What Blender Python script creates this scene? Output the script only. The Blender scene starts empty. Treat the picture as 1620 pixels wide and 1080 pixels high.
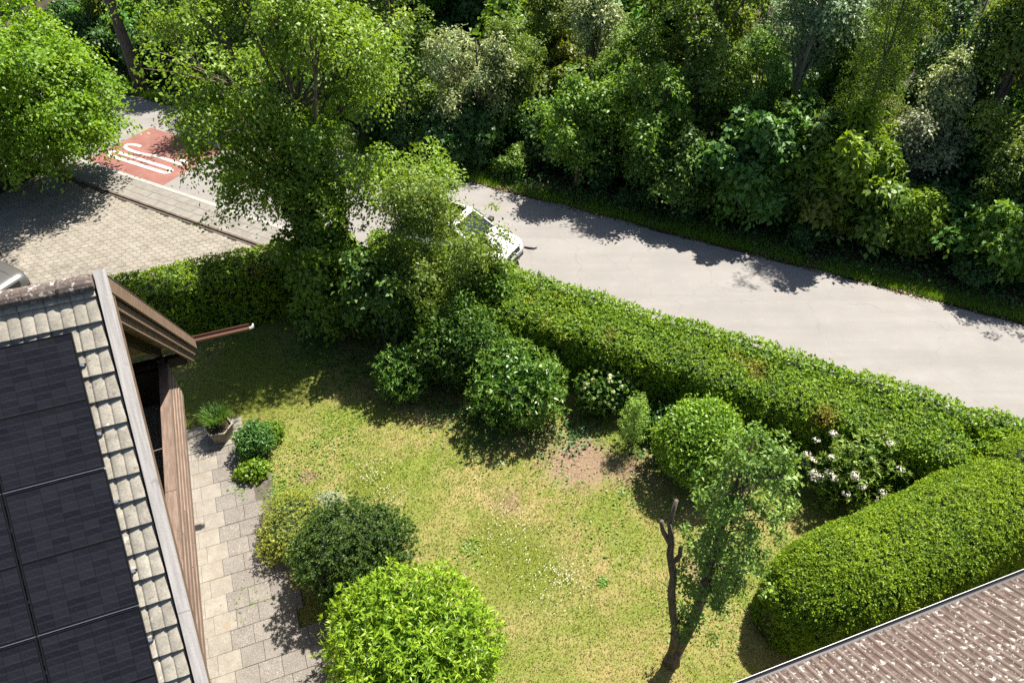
import bpy, math, random
import numpy as np
from mathutils import Matrix, Vector

R = math.radians
scene = bpy.context.scene
col = scene.collection

# ------------------------------------------------------------------ camera, light
cam_d = bpy.data.cameras.new('camera')
cam_d.sensor_width = 36.0
cam_d.lens = 27.11
cam_d.clip_end = 600
cam_d.clip_start = 0.1
cam = bpy.data.objects.new('camera', cam_d)
cam.location = (0, 0, 16)
cam.rotation_euler = (R(90 - 41.45), 0, 0)
col.objects.link(cam)
scene.camera = cam

SUN_DIR = Vector((0.64, 0.77, 0)).normalized()
SUN_EL = R(60)
world = bpy.data.worlds.new('World')
scene.world = world
world.use_nodes = True
wn = world.node_tree
bg = wn.nodes['Background']
sky = wn.nodes.new('ShaderNodeTexSky')
sky.sky_type = 'NISHITA'
sky.sun_disc = False
sky.sun_elevation = SUN_EL
sky.sun_rotation = math.atan2(SUN_DIR.x, SUN_DIR.y)
sky.air_density = 1.0
sky.dust_density = 1.5
wn.links.new(sky.outputs[0], bg.inputs[0])
bg.inputs[1].default_value = 0.055
sun_d = bpy.data.lights.new('sun', 'SUN')
sun_d.energy = 5.0
sun_d.angle = R(0.53)
sun_d.color = (1.0, 0.935, 0.83)
sun = bpy.data.objects.new('sun', sun_d)
v = Vector((SUN_DIR.x * math.cos(SUN_EL), SUN_DIR.y * math.cos(SUN_EL), math.sin(SUN_EL)))
sun.rotation_euler = v.to_track_quat('Z', 'Y').to_euler()
sun.location = (20, 40, 60)
col.objects.link(sun)
vs = scene.view_settings
vs.view_transform = 'Standard'
vs.look = 'None'
vs.gamma = 1
vs.exposure = 1.62
vs.use_curve_mapping = False
scene.cycles.max_bounces = 7
scene.cycles.diffuse_bounces = 4
scene.cycles.transmission_bounces = 5
scene.cycles.glossy_bounces = 2
scene.cycles.use_denoising = False

# ------------------------------------------------------------------ materials
MATS = {}

def new_mat(name):
    m = bpy.data.materials.new(name)
    m.use_nodes = True
    nt = m.node_tree
    p = nt.nodes['Principled BSDF']
    MATS[name] = m
    return m, nt, p

def N(nt, t, **kw):
    n = nt.nodes.new(t)
    for k, val in kw.items():
        setattr(n, k, val)
    return n

def mixc(nt, fac, a, b, blend='MIX'):
    n = N(nt, 'ShaderNodeMix', data_type='RGBA', blend_type=blend)
    for sock, val in ((n.inputs[0], fac), (n.inputs[6], a), (n.inputs[7], b)):
        if hasattr(val, 'links'):
            nt.links.new(val, sock)
        elif isinstance(val, (int, float)):
            sock.default_value = val
        else:
            sock.default_value = (*val, 1)
    return n.outputs[2]

def ramp(nt, fac, lo, hi, a=0.0, b=1.0):
    n = N(nt, 'ShaderNodeMapRange')
    nt.links.new(fac, n.inputs[0])
    n.inputs[1].default_value = lo
    n.inputs[2].default_value = hi
    n.inputs[3].default_value = a
    n.inputs[4].default_value = b
    return n.outputs[0]

def noise(nt, scale, detail=4, rough=0.6, vec=None, stretch=None, coord='Object'):
    if vec is None:
        tc = N(nt, 'ShaderNodeTexCoord')
        vec = tc.outputs[coord]
    if stretch:
        mp = N(nt, 'ShaderNodeMapping')
        mp.inputs['Scale'].default_value = stretch
        nt.links.new(vec, mp.inputs[0])
        vec = mp.outputs[0]
    n = N(nt, 'ShaderNodeTexNoise')
    n.inputs['Scale'].default_value = scale
    n.inputs['Detail'].default_value = detail
    n.inputs['Roughness'].default_value = rough
    nt.links.new(vec, n.inputs['Vector'])
    return n.outputs['Fac']

def bump(nt, p, h, strength, dist=0.01):
    b = N(nt, 'ShaderNodeBump')
    b.inputs['Strength'].default_value = strength
    b.inputs['Distance'].default_value = dist
    nt.links.new(h, b.inputs['Height'])
    nt.links.new(b.outputs[0], p.inputs['Normal'])

def noise_mat(name, c1, c2, scale, rough=0.8, detail=5, bmp=0.4, bdist=0.01, stretch=None, lo=0.35, hi=0.65,
              fine=None, rnd=0.0, spec=0.3, coord='Object', spots=None, spots2=None):
    """two-colour noise with optional fine grain, per-object brightness spread and blotches"""
    m, nt, p = new_mat(name)
    vec = None
    if rnd:                                          # every piece gets its own cut of the pattern
        tc = N(nt, 'ShaderNodeTexCoord'); oi = N(nt, 'ShaderNodeObjectInfo')
        vm = N(nt, 'ShaderNodeVectorMath', operation='MULTIPLY_ADD')
        nt.links.new(oi.outputs['Random'], vm.inputs[0]); vm.inputs[1].default_value = (37, 53, 29)
        nt.links.new(tc.outputs[coord], vm.inputs[2])
        vec = vm.outputs[0]
    n1 = noise(nt, scale, detail, 0.65, stretch=stretch, coord=coord, vec=vec)
    c = mixc(nt, ramp(nt, n1, lo, hi), c1, c2)
    if fine:
        n2 = noise(nt, fine[0], 3, 0.7, coord=coord, vec=vec)
        c = mixc(nt, ramp(nt, n2, 0.3, 0.7, 0, fine[1]), c, (0.02, 0.018, 0.015))
    for sp in (spots, spots2):
        if sp:                                   # (scale, threshold, softness, colour, amount)
            n3 = noise(nt, sp[0], 4, 0.6, coord=coord, vec=vec)
            c = mixc(nt, ramp(nt, n3, sp[1], sp[1] + sp[2], 0, sp[4]), c, sp[3])
    if rnd:
        oi = N(nt, 'ShaderNodeObjectInfo')
        f = ramp(nt, oi.outputs['Random'], 0, 1, 1 - rnd, 1 + rnd)
        hsv = N(nt, 'ShaderNodeHueSaturation')
        nt.links.new(f, hsv.inputs['Value'])
        nt.links.new(c, hsv.inputs['Color'])
        c = hsv.outputs[0]
    nt.links.new(c, p.inputs['Base Color'])
    p.inputs['Roughness'].default_value = rough
    p.inputs['Specular IOR Level'].default_value = spec
    if bmp:
        bump(nt, p, n1 if not fine else n2, bmp, bdist)
    return m

def plain(name, c, rough=0.5, metal=0.0, spec=0.5, coat=0.0):
    m, nt, p = new_mat(name)
    n1 = noise(nt, 9.0, 4)
    cc = mixc(nt, ramp(nt, n1, 0.3, 0.7, 0, 0.22), c, tuple(x * 0.55 for x in c))
    nt.links.new(cc, p.inputs['Base Color'])
    p.inputs['Roughness'].default_value = rough
    p.inputs['Metallic'].default_value = metal
    p.inputs['Specular IOR Level'].default_value = spec
    p.inputs['Coat Weight'].default_value = coat
    return m

LEAF_GAIN = 1.42
def leaf_mat(name, c1, c2, trans=0.38, rough=0.5, dry=(0.30, 0.13, 0.035), tcol=None, spread=0.0, spec=0.35):
    m, nt, p = new_mat(name)
    if 'petal' not in name and name != 'dead_leaf':
        c1 = tuple(q * LEAF_GAIN for q in c1); c2 = tuple(q * LEAF_GAIN for q in c2)
    at = N(nt, 'ShaderNodeAttribute', attribute_name='tint')
    c = mixc(nt, at.outputs['Fac'], c1, c2)
    ad = N(nt, 'ShaderNodeAttribute', attribute_name='dry')
    c = mixc(nt, ad.outputs['Fac'], c, dry)
    if spread:
        oi = N(nt, 'ShaderNodeObjectInfo')
        hsv = N(nt, 'ShaderNodeHueSaturation')
        nt.links.new(ramp(nt, oi.outputs['Random'], 0, 1, 0.5 - spread * 0.25, 0.5 + spread * 0.1), hsv.inputs['Hue'])
        nt.links.new(ramp(nt, oi.outputs['Random'], 0, 1, 1 - spread, 1 + spread), hsv.inputs['Value'])
        nt.links.new(c, hsv.inputs['Color'])
        c = hsv.outputs[0]
    nt.links.new(c, p.inputs['Base Color'])
    p.inputs['Roughness'].default_value = rough
    p.inputs['Specular IOR Level'].default_value = spec
    tr = N(nt, 'ShaderNodeBsdfTranslucent')
    t2 = mixc(nt, 1.0, c, tcol or (1.5, 1.35, 0.45), 'MULTIPLY')
    nt.links.new(t2, tr.inputs['Color'])
    mx = N(nt, 'ShaderNodeMixShader')
    mx.inputs[0].default_value = trans
    nt.links.new(p.outputs[0], mx.inputs[1])
    nt.links.new(tr.outputs[0], mx.inputs[2])
    nt.links.new(mx.outputs[0], nt.nodes['Material Output'].inputs[0])
    return m

# ------------------------------------------------------------------ mesh helpers
def link(o, parent=None):
    col.objects.link(o)
    if parent is not None:
        o.parent = parent
    return o

def tag(o, label=None, cat=None, group=None, kind=None):
    if label: o['label'] = label
    if cat: o['category'] = cat
    if group: o['group'] = group
    if kind: o['kind'] = kind
    return o

def thing(name, label, cat, loc=(0, 0, 0), rotz=0.0, group=None):
    o = bpy.data.objects.new(name, None)
    o.empty_display_size = 0.3
    o.location = loc
    o.rotation_euler = (0, 0, rotz)
    link(o)
    return tag(o, label, cat, group)

def mesh_obj(name, me, mat, parent=None, loc=None, rot=None, kind=None):
    o = bpy.data.objects.new(name, me)
    if mat is not None and not me.materials:
        me.materials.append(mat)
    link(o, parent)
    if loc is not None: o.location = loc
    if rot is not None: o.rotation_euler = rot
    if kind: o['kind'] = kind
    return o

class MB:
    def __init__(self):
        self.v = []; self.f = []
    def add(self, vs_, fs):
        k = len(self.v)
        self.v += [tuple(p) for p in vs_]
        self.f += [tuple(i + k for i in q) for q in fs]
        return self
    def box(self, x0, x1, y0, y1, z0, z1, M=None):
        vs_ = [Vector(p) for p in ((x0,y0,z0),(x1,y0,z0),(x1,y1,z0),(x0,y1,z0),(x0,y0,z1),(x1,y0,z1),(x1,y1,z1),(x0,y1,z1))]
        if M is not None: vs_ = [M @ p for p in vs_]
        return self.add(vs_, [(0,3,2,1),(4,5,6,7),(0,1,5,4),(1,2,6,5),(2,3,7,6),(3,0,4,7)])
    def cbox(self, x0, x1, y0, y1, z0, z1, b=0.006):
        """box with bevelled top edges"""
        t = z1 - b
        vs_ = [(x0,y0,z0),(x1,y0,z0),(x1,y1,z0),(x0,y1,z0),(x0,y0,t),(x1,y0,t),(x1,y1,t),(x0,y1,t),
               (x0+b,y0+b,z1),(x1-b,y0+b,z1),(x1-b,y1-b,z1),(x0+b,y1-b,z1)]
        fs = [(0,1,5,4),(1,2,6,5),(2,3,7,6),(3,0,4,7),(4,5,9,8),(5,6,10,9),(6,7,11,10),(7,4,8,11),(8,9,10,11),(0,3,2,1)]
        return self.add(vs_, fs)
    def tube(self, pts, radii, n=6, cap=True):
        pts = [Vector(p) for p in pts]
        rings = []
        up = Vector((0.31, 0.2, 1)).normalized()
        for i, p in enumerate(pts):
            d = (pts[min(i + 1, len(pts) - 1)] - pts[max(i - 1, 0)])
            d = d.normalized() if d.length > 1e-9 else Vector((0, 0, 1))
            a = d.cross(up)
            if a.length < 0.05: a = d.cross(Vector((1, 0, 0)))
            a.normalize(); b = d.cross(a)
            r = radii[i] if hasattr(radii, '__len__') else radii
            rings.append([p + a * r * math.cos(2 * math.pi * k / n) + b * r * math.sin(2 * math.pi * k / n) for k in range(n)])
        vs_ = [q for rg in rings for q in rg]
        fs = []
        for i in range(len(pts) - 1):
            for k in range(n):
                fs.append((i*n + k, i*n + (k+1) % n, (i+1)*n + (k+1) % n, (i+1)*n + k))
        if cap:
            fs.append(tuple(range(n - 1, -1, -1)))
            fs.append(tuple(range((len(pts)-1)*n, len(pts)*n)))
        return self.add(vs_, fs)
    def mesh(self, name, smooth=False):
        me = bpy.data.meshes.new(name)
        me.from_pydata(self.v, [], self.f)
        if smooth: me.shade_smooth()
        me.update()
        return me
    def build(self, name, mat, parent=None, smooth=False, kind=None, loc=None, rot=None):
        return mesh_obj(name, self.mesh(name, smooth), mat, parent, loc, rot, kind)

def quads_mesh(name, V, attrs=None, tri=False):
    """V: (n,4,3) or (n,3,3) array -> mesh of separate faces with per-face attributes"""
    n, k = V.shape[:2]
    me = bpy.data.meshes.new(name)
    me.vertices.add(n * k)
    me.vertices.foreach_set('co', np.ascontiguousarray(V, dtype=np.float32).ravel())
    me.loops.add(n * k)
    me.loops.foreach_set('vertex_index', np.arange(n * k, dtype=np.int32))
    me.polygons.add(n)
    me.polygons.foreach_set('loop_start', np.arange(n, dtype=np.int32) * k)
    for an, arr in (attrs or {}).items():
        a = me.attributes.new(an, 'FLOAT', 'POINT')
        a.data.foreach_set('value', np.repeat(np.clip(arr, 0, 1), k).astype(np.float32))
    me.update(calc_edges=True)
    me.validate()
    return me

def unit(a):
    return a / np.maximum(np.linalg.norm(a, axis=-1, keepdims=True), 1e-9)

def leaves(P, D, Nn, L, W, fold=0.18, bend=0.15):
    """P base, D axis, Nn face normal (n,3); L, W (n,) -> (n,4,3) folded pointed leaves"""
    D = unit(D)
    S = unit(np.cross(D, Nn))
    U = np.cross(S, D)
    L = L[:, None]; W = W[:, None]
    base = P - D * L * 0.45
    tip = P + D * L * 0.55 - U * L * bend
    mid = P - D * L * 0.02 + U * W * fold
    return np.stack([base, mid + S * W * 0.5, tip, mid - S * W * 0.5], axis=1)

def rand_dirs(rng, n):
    return unit(rng.normal(size=(n, 3)))

def clump_leaves(rng, C, O, per, r, L, W, up=0.7, droop=0.35, jit=0.55, thick=0.3, Ljit=0.35, ctint=None):
    """sprays of leaves around cluster centres C with outward directions O"""
    n = len(C)
    nn = unit(O * (1 - up * 0.5) + np.array([0, 0, up]) + rng.normal(size=(n, 3)) * 0.25)
    a = unit(np.cross(nn, rand_dirs(rng, n)))
    b = np.cross(nn, a)
    idx = np.repeat(np.arange(n), per)
    m = len(idx)
    rr = r[idx] if hasattr(r, '__len__') else np.full(m, r)
    rad = np.sqrt(rng.random(m)) * rr * rng.uniform(0.7, 1.15, m)
    ang = rng.random(m) * 2 * np.pi
    # uneven, finger-like outline
    ph = rng.random(n)[idx] * 6.28
    rad *= 0.72 + 0.38 * np.abs(np.sin(2.5 * ang + ph))
    off = a[idx] * (np.cos(ang) * rad)[:, None] + b[idx] * (np.sin(ang) * rad)[:, None]
    P = C[idx] + off + nn[idx] * (rng.normal(size=m) * thick * rr * 0.6)[:, None]
    P[:, 2] -= droop * rad * rad / np.maximum(rr, 1e-6)
    D = unit(off + 1e-6) + rng.normal(size=(m, 3)) * 0.55 + np.array([0, 0, -0.25])
    NN = nn[idx] + rng.normal(size=(m, 3)) * jit
    Ls = L * rng.uniform(1 - Ljit, 1 + Ljit, m)
    Ws = W * rng.uniform(1 - Ljit, 1 + Ljit, m)
    ct = rng.random(n) if ctint is None else ctint
    tint = 0.55 * ct[idx] + 0.45 * rng.random(m)
    return leaves(P, D, NN, Ls, Ws), tint

def crown_shape(rng, C, Rr, n_lobes, n_cl, lobe, inner, low, spreadxy=0.62, lsp=(0.40, 0.88)):
    C = np.array(C, float); Rr = np.array(Rr, float)
    ld = rand_dirs(rng, n_lobes)
    ld[:, 2] = ld[:, 2] * 0.9
    lc = C + ld * Rr * rng.uniform(lsp[0], lsp[1], (n_lobes, 1)) * np.array([spreadxy / 0.62, spreadxy / 0.62, 1.0])
    lr = rng.uniform(lobe[0], lobe[1], n_lobes)
    k = rng.integers(0, n_lobes, n_cl)
    d = rand_dirs(rng, n_cl)
    d[:, 2] = np.where(d[:, 2] < low, -d[:, 2] * 0.6, d[:, 2])
    sh = np.where(rng.random(n_cl) < inner, rng.uniform(0.2, 0.7, n_cl), rng.uniform(0.78, 1.05, n_cl))
    c = lc[k] + d * (lr[k] * sh)[:, None] * Rr
    o = unit(d + 0.5 * unit((c - C) / Rr))
    sh_ = rng.random(n_cl) < 0.16                      # shoots that break the outline
    g_ = rng.uniform(1.08, 1.38, n_cl)
    c = np.where(sh_[:, None], C + (c - C) * np.stack([g_, g_, np.where(c[:, 2] > C[2], g_ * 0.95, 1.0)], 1), c)
    return lc, c, o, k

def limb(rng, p0, p1, r0, r1, n=5, sag=0.12):
    p0 = np.array(p0, float); p1 = np.array(p1, float)
    t = np.linspace(0, 1, n)[:, None]
    L = np.linalg.norm(p1 - p0)
    w = np.cumsum(rng.normal(size=(n, 3)) * 0.05 * L / n, axis=0)
    w *= np.sin(np.pi * t) + 0.15 * t
    pts = p0 + (p1 - p0) * t + w
    pts[:, 2] += (np.sin(np.pi * t) * sag * L * 0.5)[:, 0]
    rad = r0 + (r1 - r0) * t[:, 0]
    return pts, rad

def ground_shrub_z(p):
    return p

CROWNS = {}
def make_tree_meshes(seed, C, Rr, trunk_r=0.12, n_lobes=10, n_cl=220, per=40, cl_r=0.45, L=0.14, W=0.085,
                     lobe=(0.22, 0.46), inner=0.25, low=-0.55, up=0.7, droop=0.35, stems=1, lean=(0, 0), extra=None,
                     twigs=2, jit=0.55, zmin=None, lsp=(0.40, 0.88)):
    rng = np.random.default_rng(seed)
    lc, c, o, k = crown_shape(rng, C, Rr, n_lobes, n_cl, lobe, inner, low, lsp=lsp)
    if zmin is not None:
        keep = c[:, 2] > zmin
        c, o, k = c[keep], o[keep], k[keep]
    V, tint = clump_leaves(rng, c, o, per, cl_r * rng.uniform(0.55, 1.35, len(c)), L, W, up=up, droop=droop, jit=jit)
    if extra is not None:
        V2, t2 = extra(rng)
        V = np.concatenate([V, V2]); tint = np.concatenate([tint, t2])
    keep = V[:, :, 2].min(axis=1) > 0.02
    V, tint = V[keep], tint[keep]
    cm = quads_mesh('crown', V, {'tint': tint})
    mb = MB()
    C = np.array(C, float)
    for s in range(stems):
        b = np.array([0, 0, -0.1]) if stems == 1 else np.array([*(rng.normal(size=2) * 0.12 * (Rr[0])), -0.1])
        top = C + np.array([0, 0, Rr[2] * 0.55]) if stems == 1 else lc[s % len(lc)]
        pts, rad = limb(rng, b, top, trunk_r * (1 if stems == 1 else 0.6), trunk_r * 0.15, 8, 0.0)
        pts[:, 0] += lean[0] * np.linspace(0, 1, 8) ** 1.3
        pts[:, 1] += lean[1] * np.linspace(0, 1, 8) ** 1.3
        rad[0] *= 1.35
        mb.tube(pts, rad, 8 if trunk_r > 0.1 else 6)
        for j in range(len(lc)):
            if stems > 1 and j % stems != s: continue
            f = min(6, max(1, int(1 + 6 * rng.uniform(0.25, 0.85) * min(1, max(0.2, (lc[j][2] - 0.3) / max(C[2], .5))))))
            q, r2 = limb(rng, pts[f], lc[j], rad[f] * 0.55, trunk_r * 0.1, 5, 0.1)
            mb.tube(q, r2, 5, cap=False)
            ids = np.nonzero(k == j)[0][:twigs]
            for i in ids:
                q2, r3 = limb(rng, q[3], c[i], trunk_r * 0.14, 0.006, 4, 0.05)
                mb.tube(q2, r3, 4, cap=False)
    tm = mb.mesh('trunk', True)
    return cm, tm

def tree(name, label, cat, loc, mat, bark, seed, C, Rr, rotz=0.0, group=None, **kw):
    cm, tm = make_tree_meshes(seed, C, Rr, **kw)
    t = thing(name, label, cat, (loc[0], loc[1], loc[2] if len(loc) > 2 else 0), rotz, group)
    mesh_obj('trunk', tm, bark, t)
    mesh_obj('crown', cm, mat, t)
    return t

def copy_thing(o, loc, rotz, scale=1.0, label=None, group=None):
    c = o.copy(); col.objects.link(c)
    c.location = loc; c.rotation_euler = (0, 0, rotz); c.scale = (scale,) * 3 if not hasattr(scale, '__len__') else scale
    if label: c['label'] = label
    if group: c['group'] = group
    for ch in o.children:
        d = ch.copy(); col.objects.link(d); d.parent = c
    return c

# ------------------------------------------------------------------ palette
M = MATS
leaf_mat('lime_leaf', (0.050, 0.108, 0.010), (0.155, 0.235, 0.020))
leaf_mat('maple_leaf', (0.052, 0.125, 0.008), (0.140, 0.230, 0.014))
leaf_mat('mid_leaf', (0.035, 0.085, 0.014), (0.085, 0.150, 0.024))
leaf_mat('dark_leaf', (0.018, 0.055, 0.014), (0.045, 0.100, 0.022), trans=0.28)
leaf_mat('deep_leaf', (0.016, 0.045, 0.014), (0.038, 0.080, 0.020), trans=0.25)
leaf_mat('bright_leaf', (0.055, 0.125, 0.014), (0.120, 0.205, 0.026))
leaf_mat('yellow_leaf', (0.065, 0.130, 0.011), (0.150, 0.225, 0.018))
leaf_mat('olive_leaf', (0.050, 0.095, 0.016), (0.150, 0.205, 0.034))
leaf_mat('moss_leaf', (0.044, 0.088, 0.014), (0.110, 0.172, 0.026))
leaf_mat('silver_leaf', (0.110, 0.155, 0.060), (0.270, 0.300, 0.140), tcol=(1.2, 1.2, 0.7), trans=0.3)
leaf_mat('blue_leaf', (0.070, 0.125, 0.058), (0.210, 0.270, 0.150), tcol=(1.1, 1.2, 0.8), trans=0.3)
leaf_mat('grey_leaf', (0.080, 0.105, 0.050), (0.210, 0.225, 0.130), tcol=(1.1, 1.1, 0.7), trans=0.25)
leaf_mat('wood_leaf', (0.030, 0.085, 0.012), (0.112, 0.195, 0.030), spread=0.22)
leaf_mat('thuja_leaf', (0.050, 0.110, 0.005), (0.172, 0.245, 0.008), trans=0.3, rough=0.6)
leaf_mat('hedge_leaf', (0.042, 0.100, 0.006), (0.146, 0.226, 0.010), trans=0.28, dry=(0.24, 0.125, 0.022), rough=0.6)
leaf_mat('privet_leaf', (0.050, 0.115, 0.008), (0.150, 0.235, 0.013), trans=0.3)
leaf_mat('laurel_leaf', (0.075, 0.150, 0.010), (0.205, 0.300, 0.022), trans=0.35, rough=0.42, spec=0.3)
leaf_mat('round_leaf', (0.055, 0.125, 0.012), (0.150, 0.240, 0.022), trans=0.3, rough=0.4)
leaf_mat('rhodo_leaf', (0.040, 0.100, 0.014), (0.125, 0.205, 0.034), trans=0.25, rough=0.38, spec=0.4)
leaf_mat('yew_leaf', (0.014, 0.040, 0.006), (0.060, 0.100, 0.012), trans=0.15, rough=0.5)
leaf_mat('juniper_leaf', (0.090, 0.130, 0.016), (0.250, 0.260, 0.034), trans=0.2)
leaf_mat('lavender_leaf', (0.140, 0.170, 0.105), (0.260, 0.290, 0.200), trans=0.2)
leaf_mat('apple_leaf', (0.044, 0.102, 0.016), (0.150, 0.228, 0.046), tcol=(1.3, 1.25, 0.5), trans=0.3)
leaf_mat('fir_leaf', (0.085, 0.170, 0.022), (0.220, 0.330, 0.060), trans=0.2)
leaf_mat('elder_leaf', (0.075, 0.135, 0.020), (0.215, 0.290, 0.060), trans=0.3)
leaf_mat('teal_leaf', (0.030, 0.085, 0.016), (0.075, 0.155, 0.030), trans=0.25)
leaf_mat('petal', (0.50, 0.47, 0.36), (0.63, 0.61, 0.52), trans=0.25, tcol=(1.0, 1.0, 0.9))
leaf_mat('cream_petal', (0.40, 0.42, 0.20), (0.62, 0.62, 0.36), trans=0.25, tcol=(1.0, 1.0, 0.8))
leaf_mat('grass_blade', (0.055, 0.105, 0.008), (0.150, 0.185, 0.032), trans=0.35, rough=0.6, dry=(0.37, 0.285, 0.145), tcol=(1.15, 1.12, 0.6))
leaf_mat('lush_grass', (0.050, 0.115, 0.010), (0.130, 0.220, 0.016), trans=0.35, rough=0.55)
leaf_mat('dead_leaf', (0.07, 0.042, 0.022), (0.20, 0.135, 0.078), trans=0.15, tcol=(1.0, 0.9, 0.7))

noise_mat('bark', (0.055, 0.042, 0.030), (0.14, 0.115, 0.090), 6, 0.9, stretch=(3, 3, 0.6), bmp=0.8, bdist=0.02)
noise_mat('pale_bark', (0.16, 0.14, 0.115), (0.30, 0.27, 0.23), 6, 0.9, stretch=(3, 3, 0.6), bmp=0.6, bdist=0.02)
noise_mat('mossy_bark', (0.050, 0.040, 0.028), (0.13, 0.105, 0.075), 7, 0.9, stretch=(3, 3, 0.8), bmp=0.9, bdist=0.02,
          spots=(3, 0.55, 0.1, (0.0532, 0.0646, 0.0152), 0.7))
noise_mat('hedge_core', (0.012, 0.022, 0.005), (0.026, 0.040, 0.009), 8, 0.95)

# ------------------------------------------------------------------ ground, lawn, road, pavement
def sheet(name, pts, z, mat, parent=None, kind='structure'):
    me = bpy.data.meshes.new(name)
    me.from_pydata([(x, y, z) for x, y in pts], [], [tuple(range(len(pts)))])
    me.update()
    o = mesh_obj(name, me, mat, parent)
    if kind: o['kind'] = kind
    return o

noise_mat('forest_soil', (0.022, 0.020, 0.011), (0.050, 0.042, 0.024), 1.3, 0.95, 6, 0.6, 0.03,
          spots=(4, 0.56, 0.08, (0.019, 0.0342, 0.0076), 0.7), fine=(40, 0.5))
FAR = lambda x: 27.06 - 0.494 * x            # far road edge
NEAR = lambda x: 19.9 - 0.535 * x            # near road edge

# one ground sheet to the horizon, with the wood floor rising gently beyond the road
gx = np.concatenate([np.linspace(-300, -45, 9), np.linspace(-40, 44, 57), np.linspace(50, 300, 9)])
gy = np.concatenate([np.linspace(-150, -12, 7), np.linspace(-8, 70, 53), np.linspace(80, 320, 9)])
GX, GY = np.meshgrid(gx, gy)
def ground_z(x, y):
    d = np.maximum(0, (y - (27.06 - 0.494 * x)) * 0.89 - 1.2)
    wob = 0.10 * np.sin(x * 0.9 + 0.7 * y) * np.minimum(1, d / 2) + 0.12 * np.sin(0.37 * x - 0.5 * y) * np.minimum(1, d / 2)
    return -0.05 + np.minimum(0.03 * d, 2.0) + wob
GZ = ground_z(GX, GY)
me = bpy.data.meshes.new('ground')
nx = len(gx)
fs = [(j*nx+i, j*nx+i+1, (j+1)*nx+i+1, (j+1)*nx+i) for j in range(len(gy)-1) for i in range(nx-1)]
me.from_pydata(np.stack([GX.ravel(), GY.ravel(), GZ.ravel()], 1).tolist(), [], fs)
me.shade_smooth()
mesh_obj('ground', me, M['forest_soil'], kind='structure')

# lawn
m, nt, p = new_mat('lawn')
tc = N(nt, 'ShaderNodeTexCoord')
ob = tc.outputs['Object']
n_big = noise(nt, 0.55, 4, 0.6, ob)
n_mid = noise(nt, 2.6, 5, 0.65, ob)
n_fin = noise(nt, 15, 5, 0.75, ob)
c = mixc(nt, ramp(nt, n_big, 0.38, 0.62), (0.105, 0.140, 0.018), (0.235, 0.188, 0.080))
c = mixc(nt, ramp(nt, n_mid, 0.42, 0.66, 0, 0.75), c, (0.085, 0.130, 0.011))
c = mixc(nt, ramp(nt, n_fin, 0.45, 0.75, 0, 0.45), c, (0.33, 0.275, 0.13))
c = mixc(nt, ramp(nt, n_fin, 0.48, 0.25, 0, 0.6), c, (0.045, 0.060, 0.010))
def blob(cx, cy, r0, r1, wob=0.5):
    d = N(nt, 'ShaderNodeVectorMath', operation='DISTANCE')
    fl = N(nt, 'ShaderNodeVectorMath', operation='MULTIPLY')
    nt.links.new(ob, fl.inputs[0]); fl.inputs[1].default_value = (1, 1, 0)
    nt.links.new(fl.outputs[0], d.inputs[0]); d.inputs[1].default_value = (cx, cy, 0)
    a = N(nt, 'ShaderNodeMath', operation='MULTIPLY_ADD')
    nt.links.new(n_mid, a.inputs[0]); a.inputs[1].default_value = wob * 2
    nt.links.new(d.outputs['Value'], a.inputs[2])
    return ramp(nt, a.outputs[0], r1 + wob, r0 + wob)
soil = mixc(nt, ramp(nt, n_fin, 0.35, 0.7), (0.125, 0.085, 0.055), (0.235, 0.170, 0.118))
for cx, cy, r0, r1 in ((1.75, 13.3, 0.55, 1.25), (-5.35, 12.75, 0.05, 0.35), (3.1, 13.0, 0.2, 0.8), (4.6, 9.9, 0.1, 0.7), (-0.1, 12.0, 0.0, 0.5)):
    c = mixc(nt, blob(cx, cy, r0, r1), c, soil)
for cx, cy, r0, r1 in ((0.35, 10.1, 0.5, 1.3), (-0.4, 10.9, 0.3, 0.9), (-3.6, 12.5, 0.3, 0.9), (-7.5, 16.0, 0.8, 2.6)):
    c = mixc(nt, blob(cx, cy, r0, r1), c, mixc(nt, n_fin, (0.070, 0.095, 0.012), (0.15, 0.165, 0.030)))
nt.links.new(c, p.inputs['Base Color'])
p.inputs['Roughness'].default_value = 0.95
p.inputs['Specular IOR Level'].default_value = 0.1
bump(nt, p, n_fin, 0.9, 0.05)
xs = np.arange(-13, 15.01, 0.3)
rows = 60
vv = []; ff = []
for i, x in enumerate(xs):
    yt = min(17.6 - 0.5 * x, (21.6 + 0.357 * x) / 0.934)
    for j in range(rows):
        y = 2.5 + (yt - 2.5) * j / (rows - 1)
        vv.append((x, y, 0.012 * math.sin(1.7 * x + y) + 0.012 * math.sin(2.3 * y - x)))
for i in range(len(xs) - 1):
    for j in range(rows - 1):
        ff.append((i*rows+j, (i+1)*rows+j, (i+1)*rows+j+1, i*rows+j+1))
me = bpy.data.meshes.new('lawn'); me.from_pydata(vv, [], ff); me.shade_smooth()
mesh_obj('lawn', me, M['lawn'], kind='structure')

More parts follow.
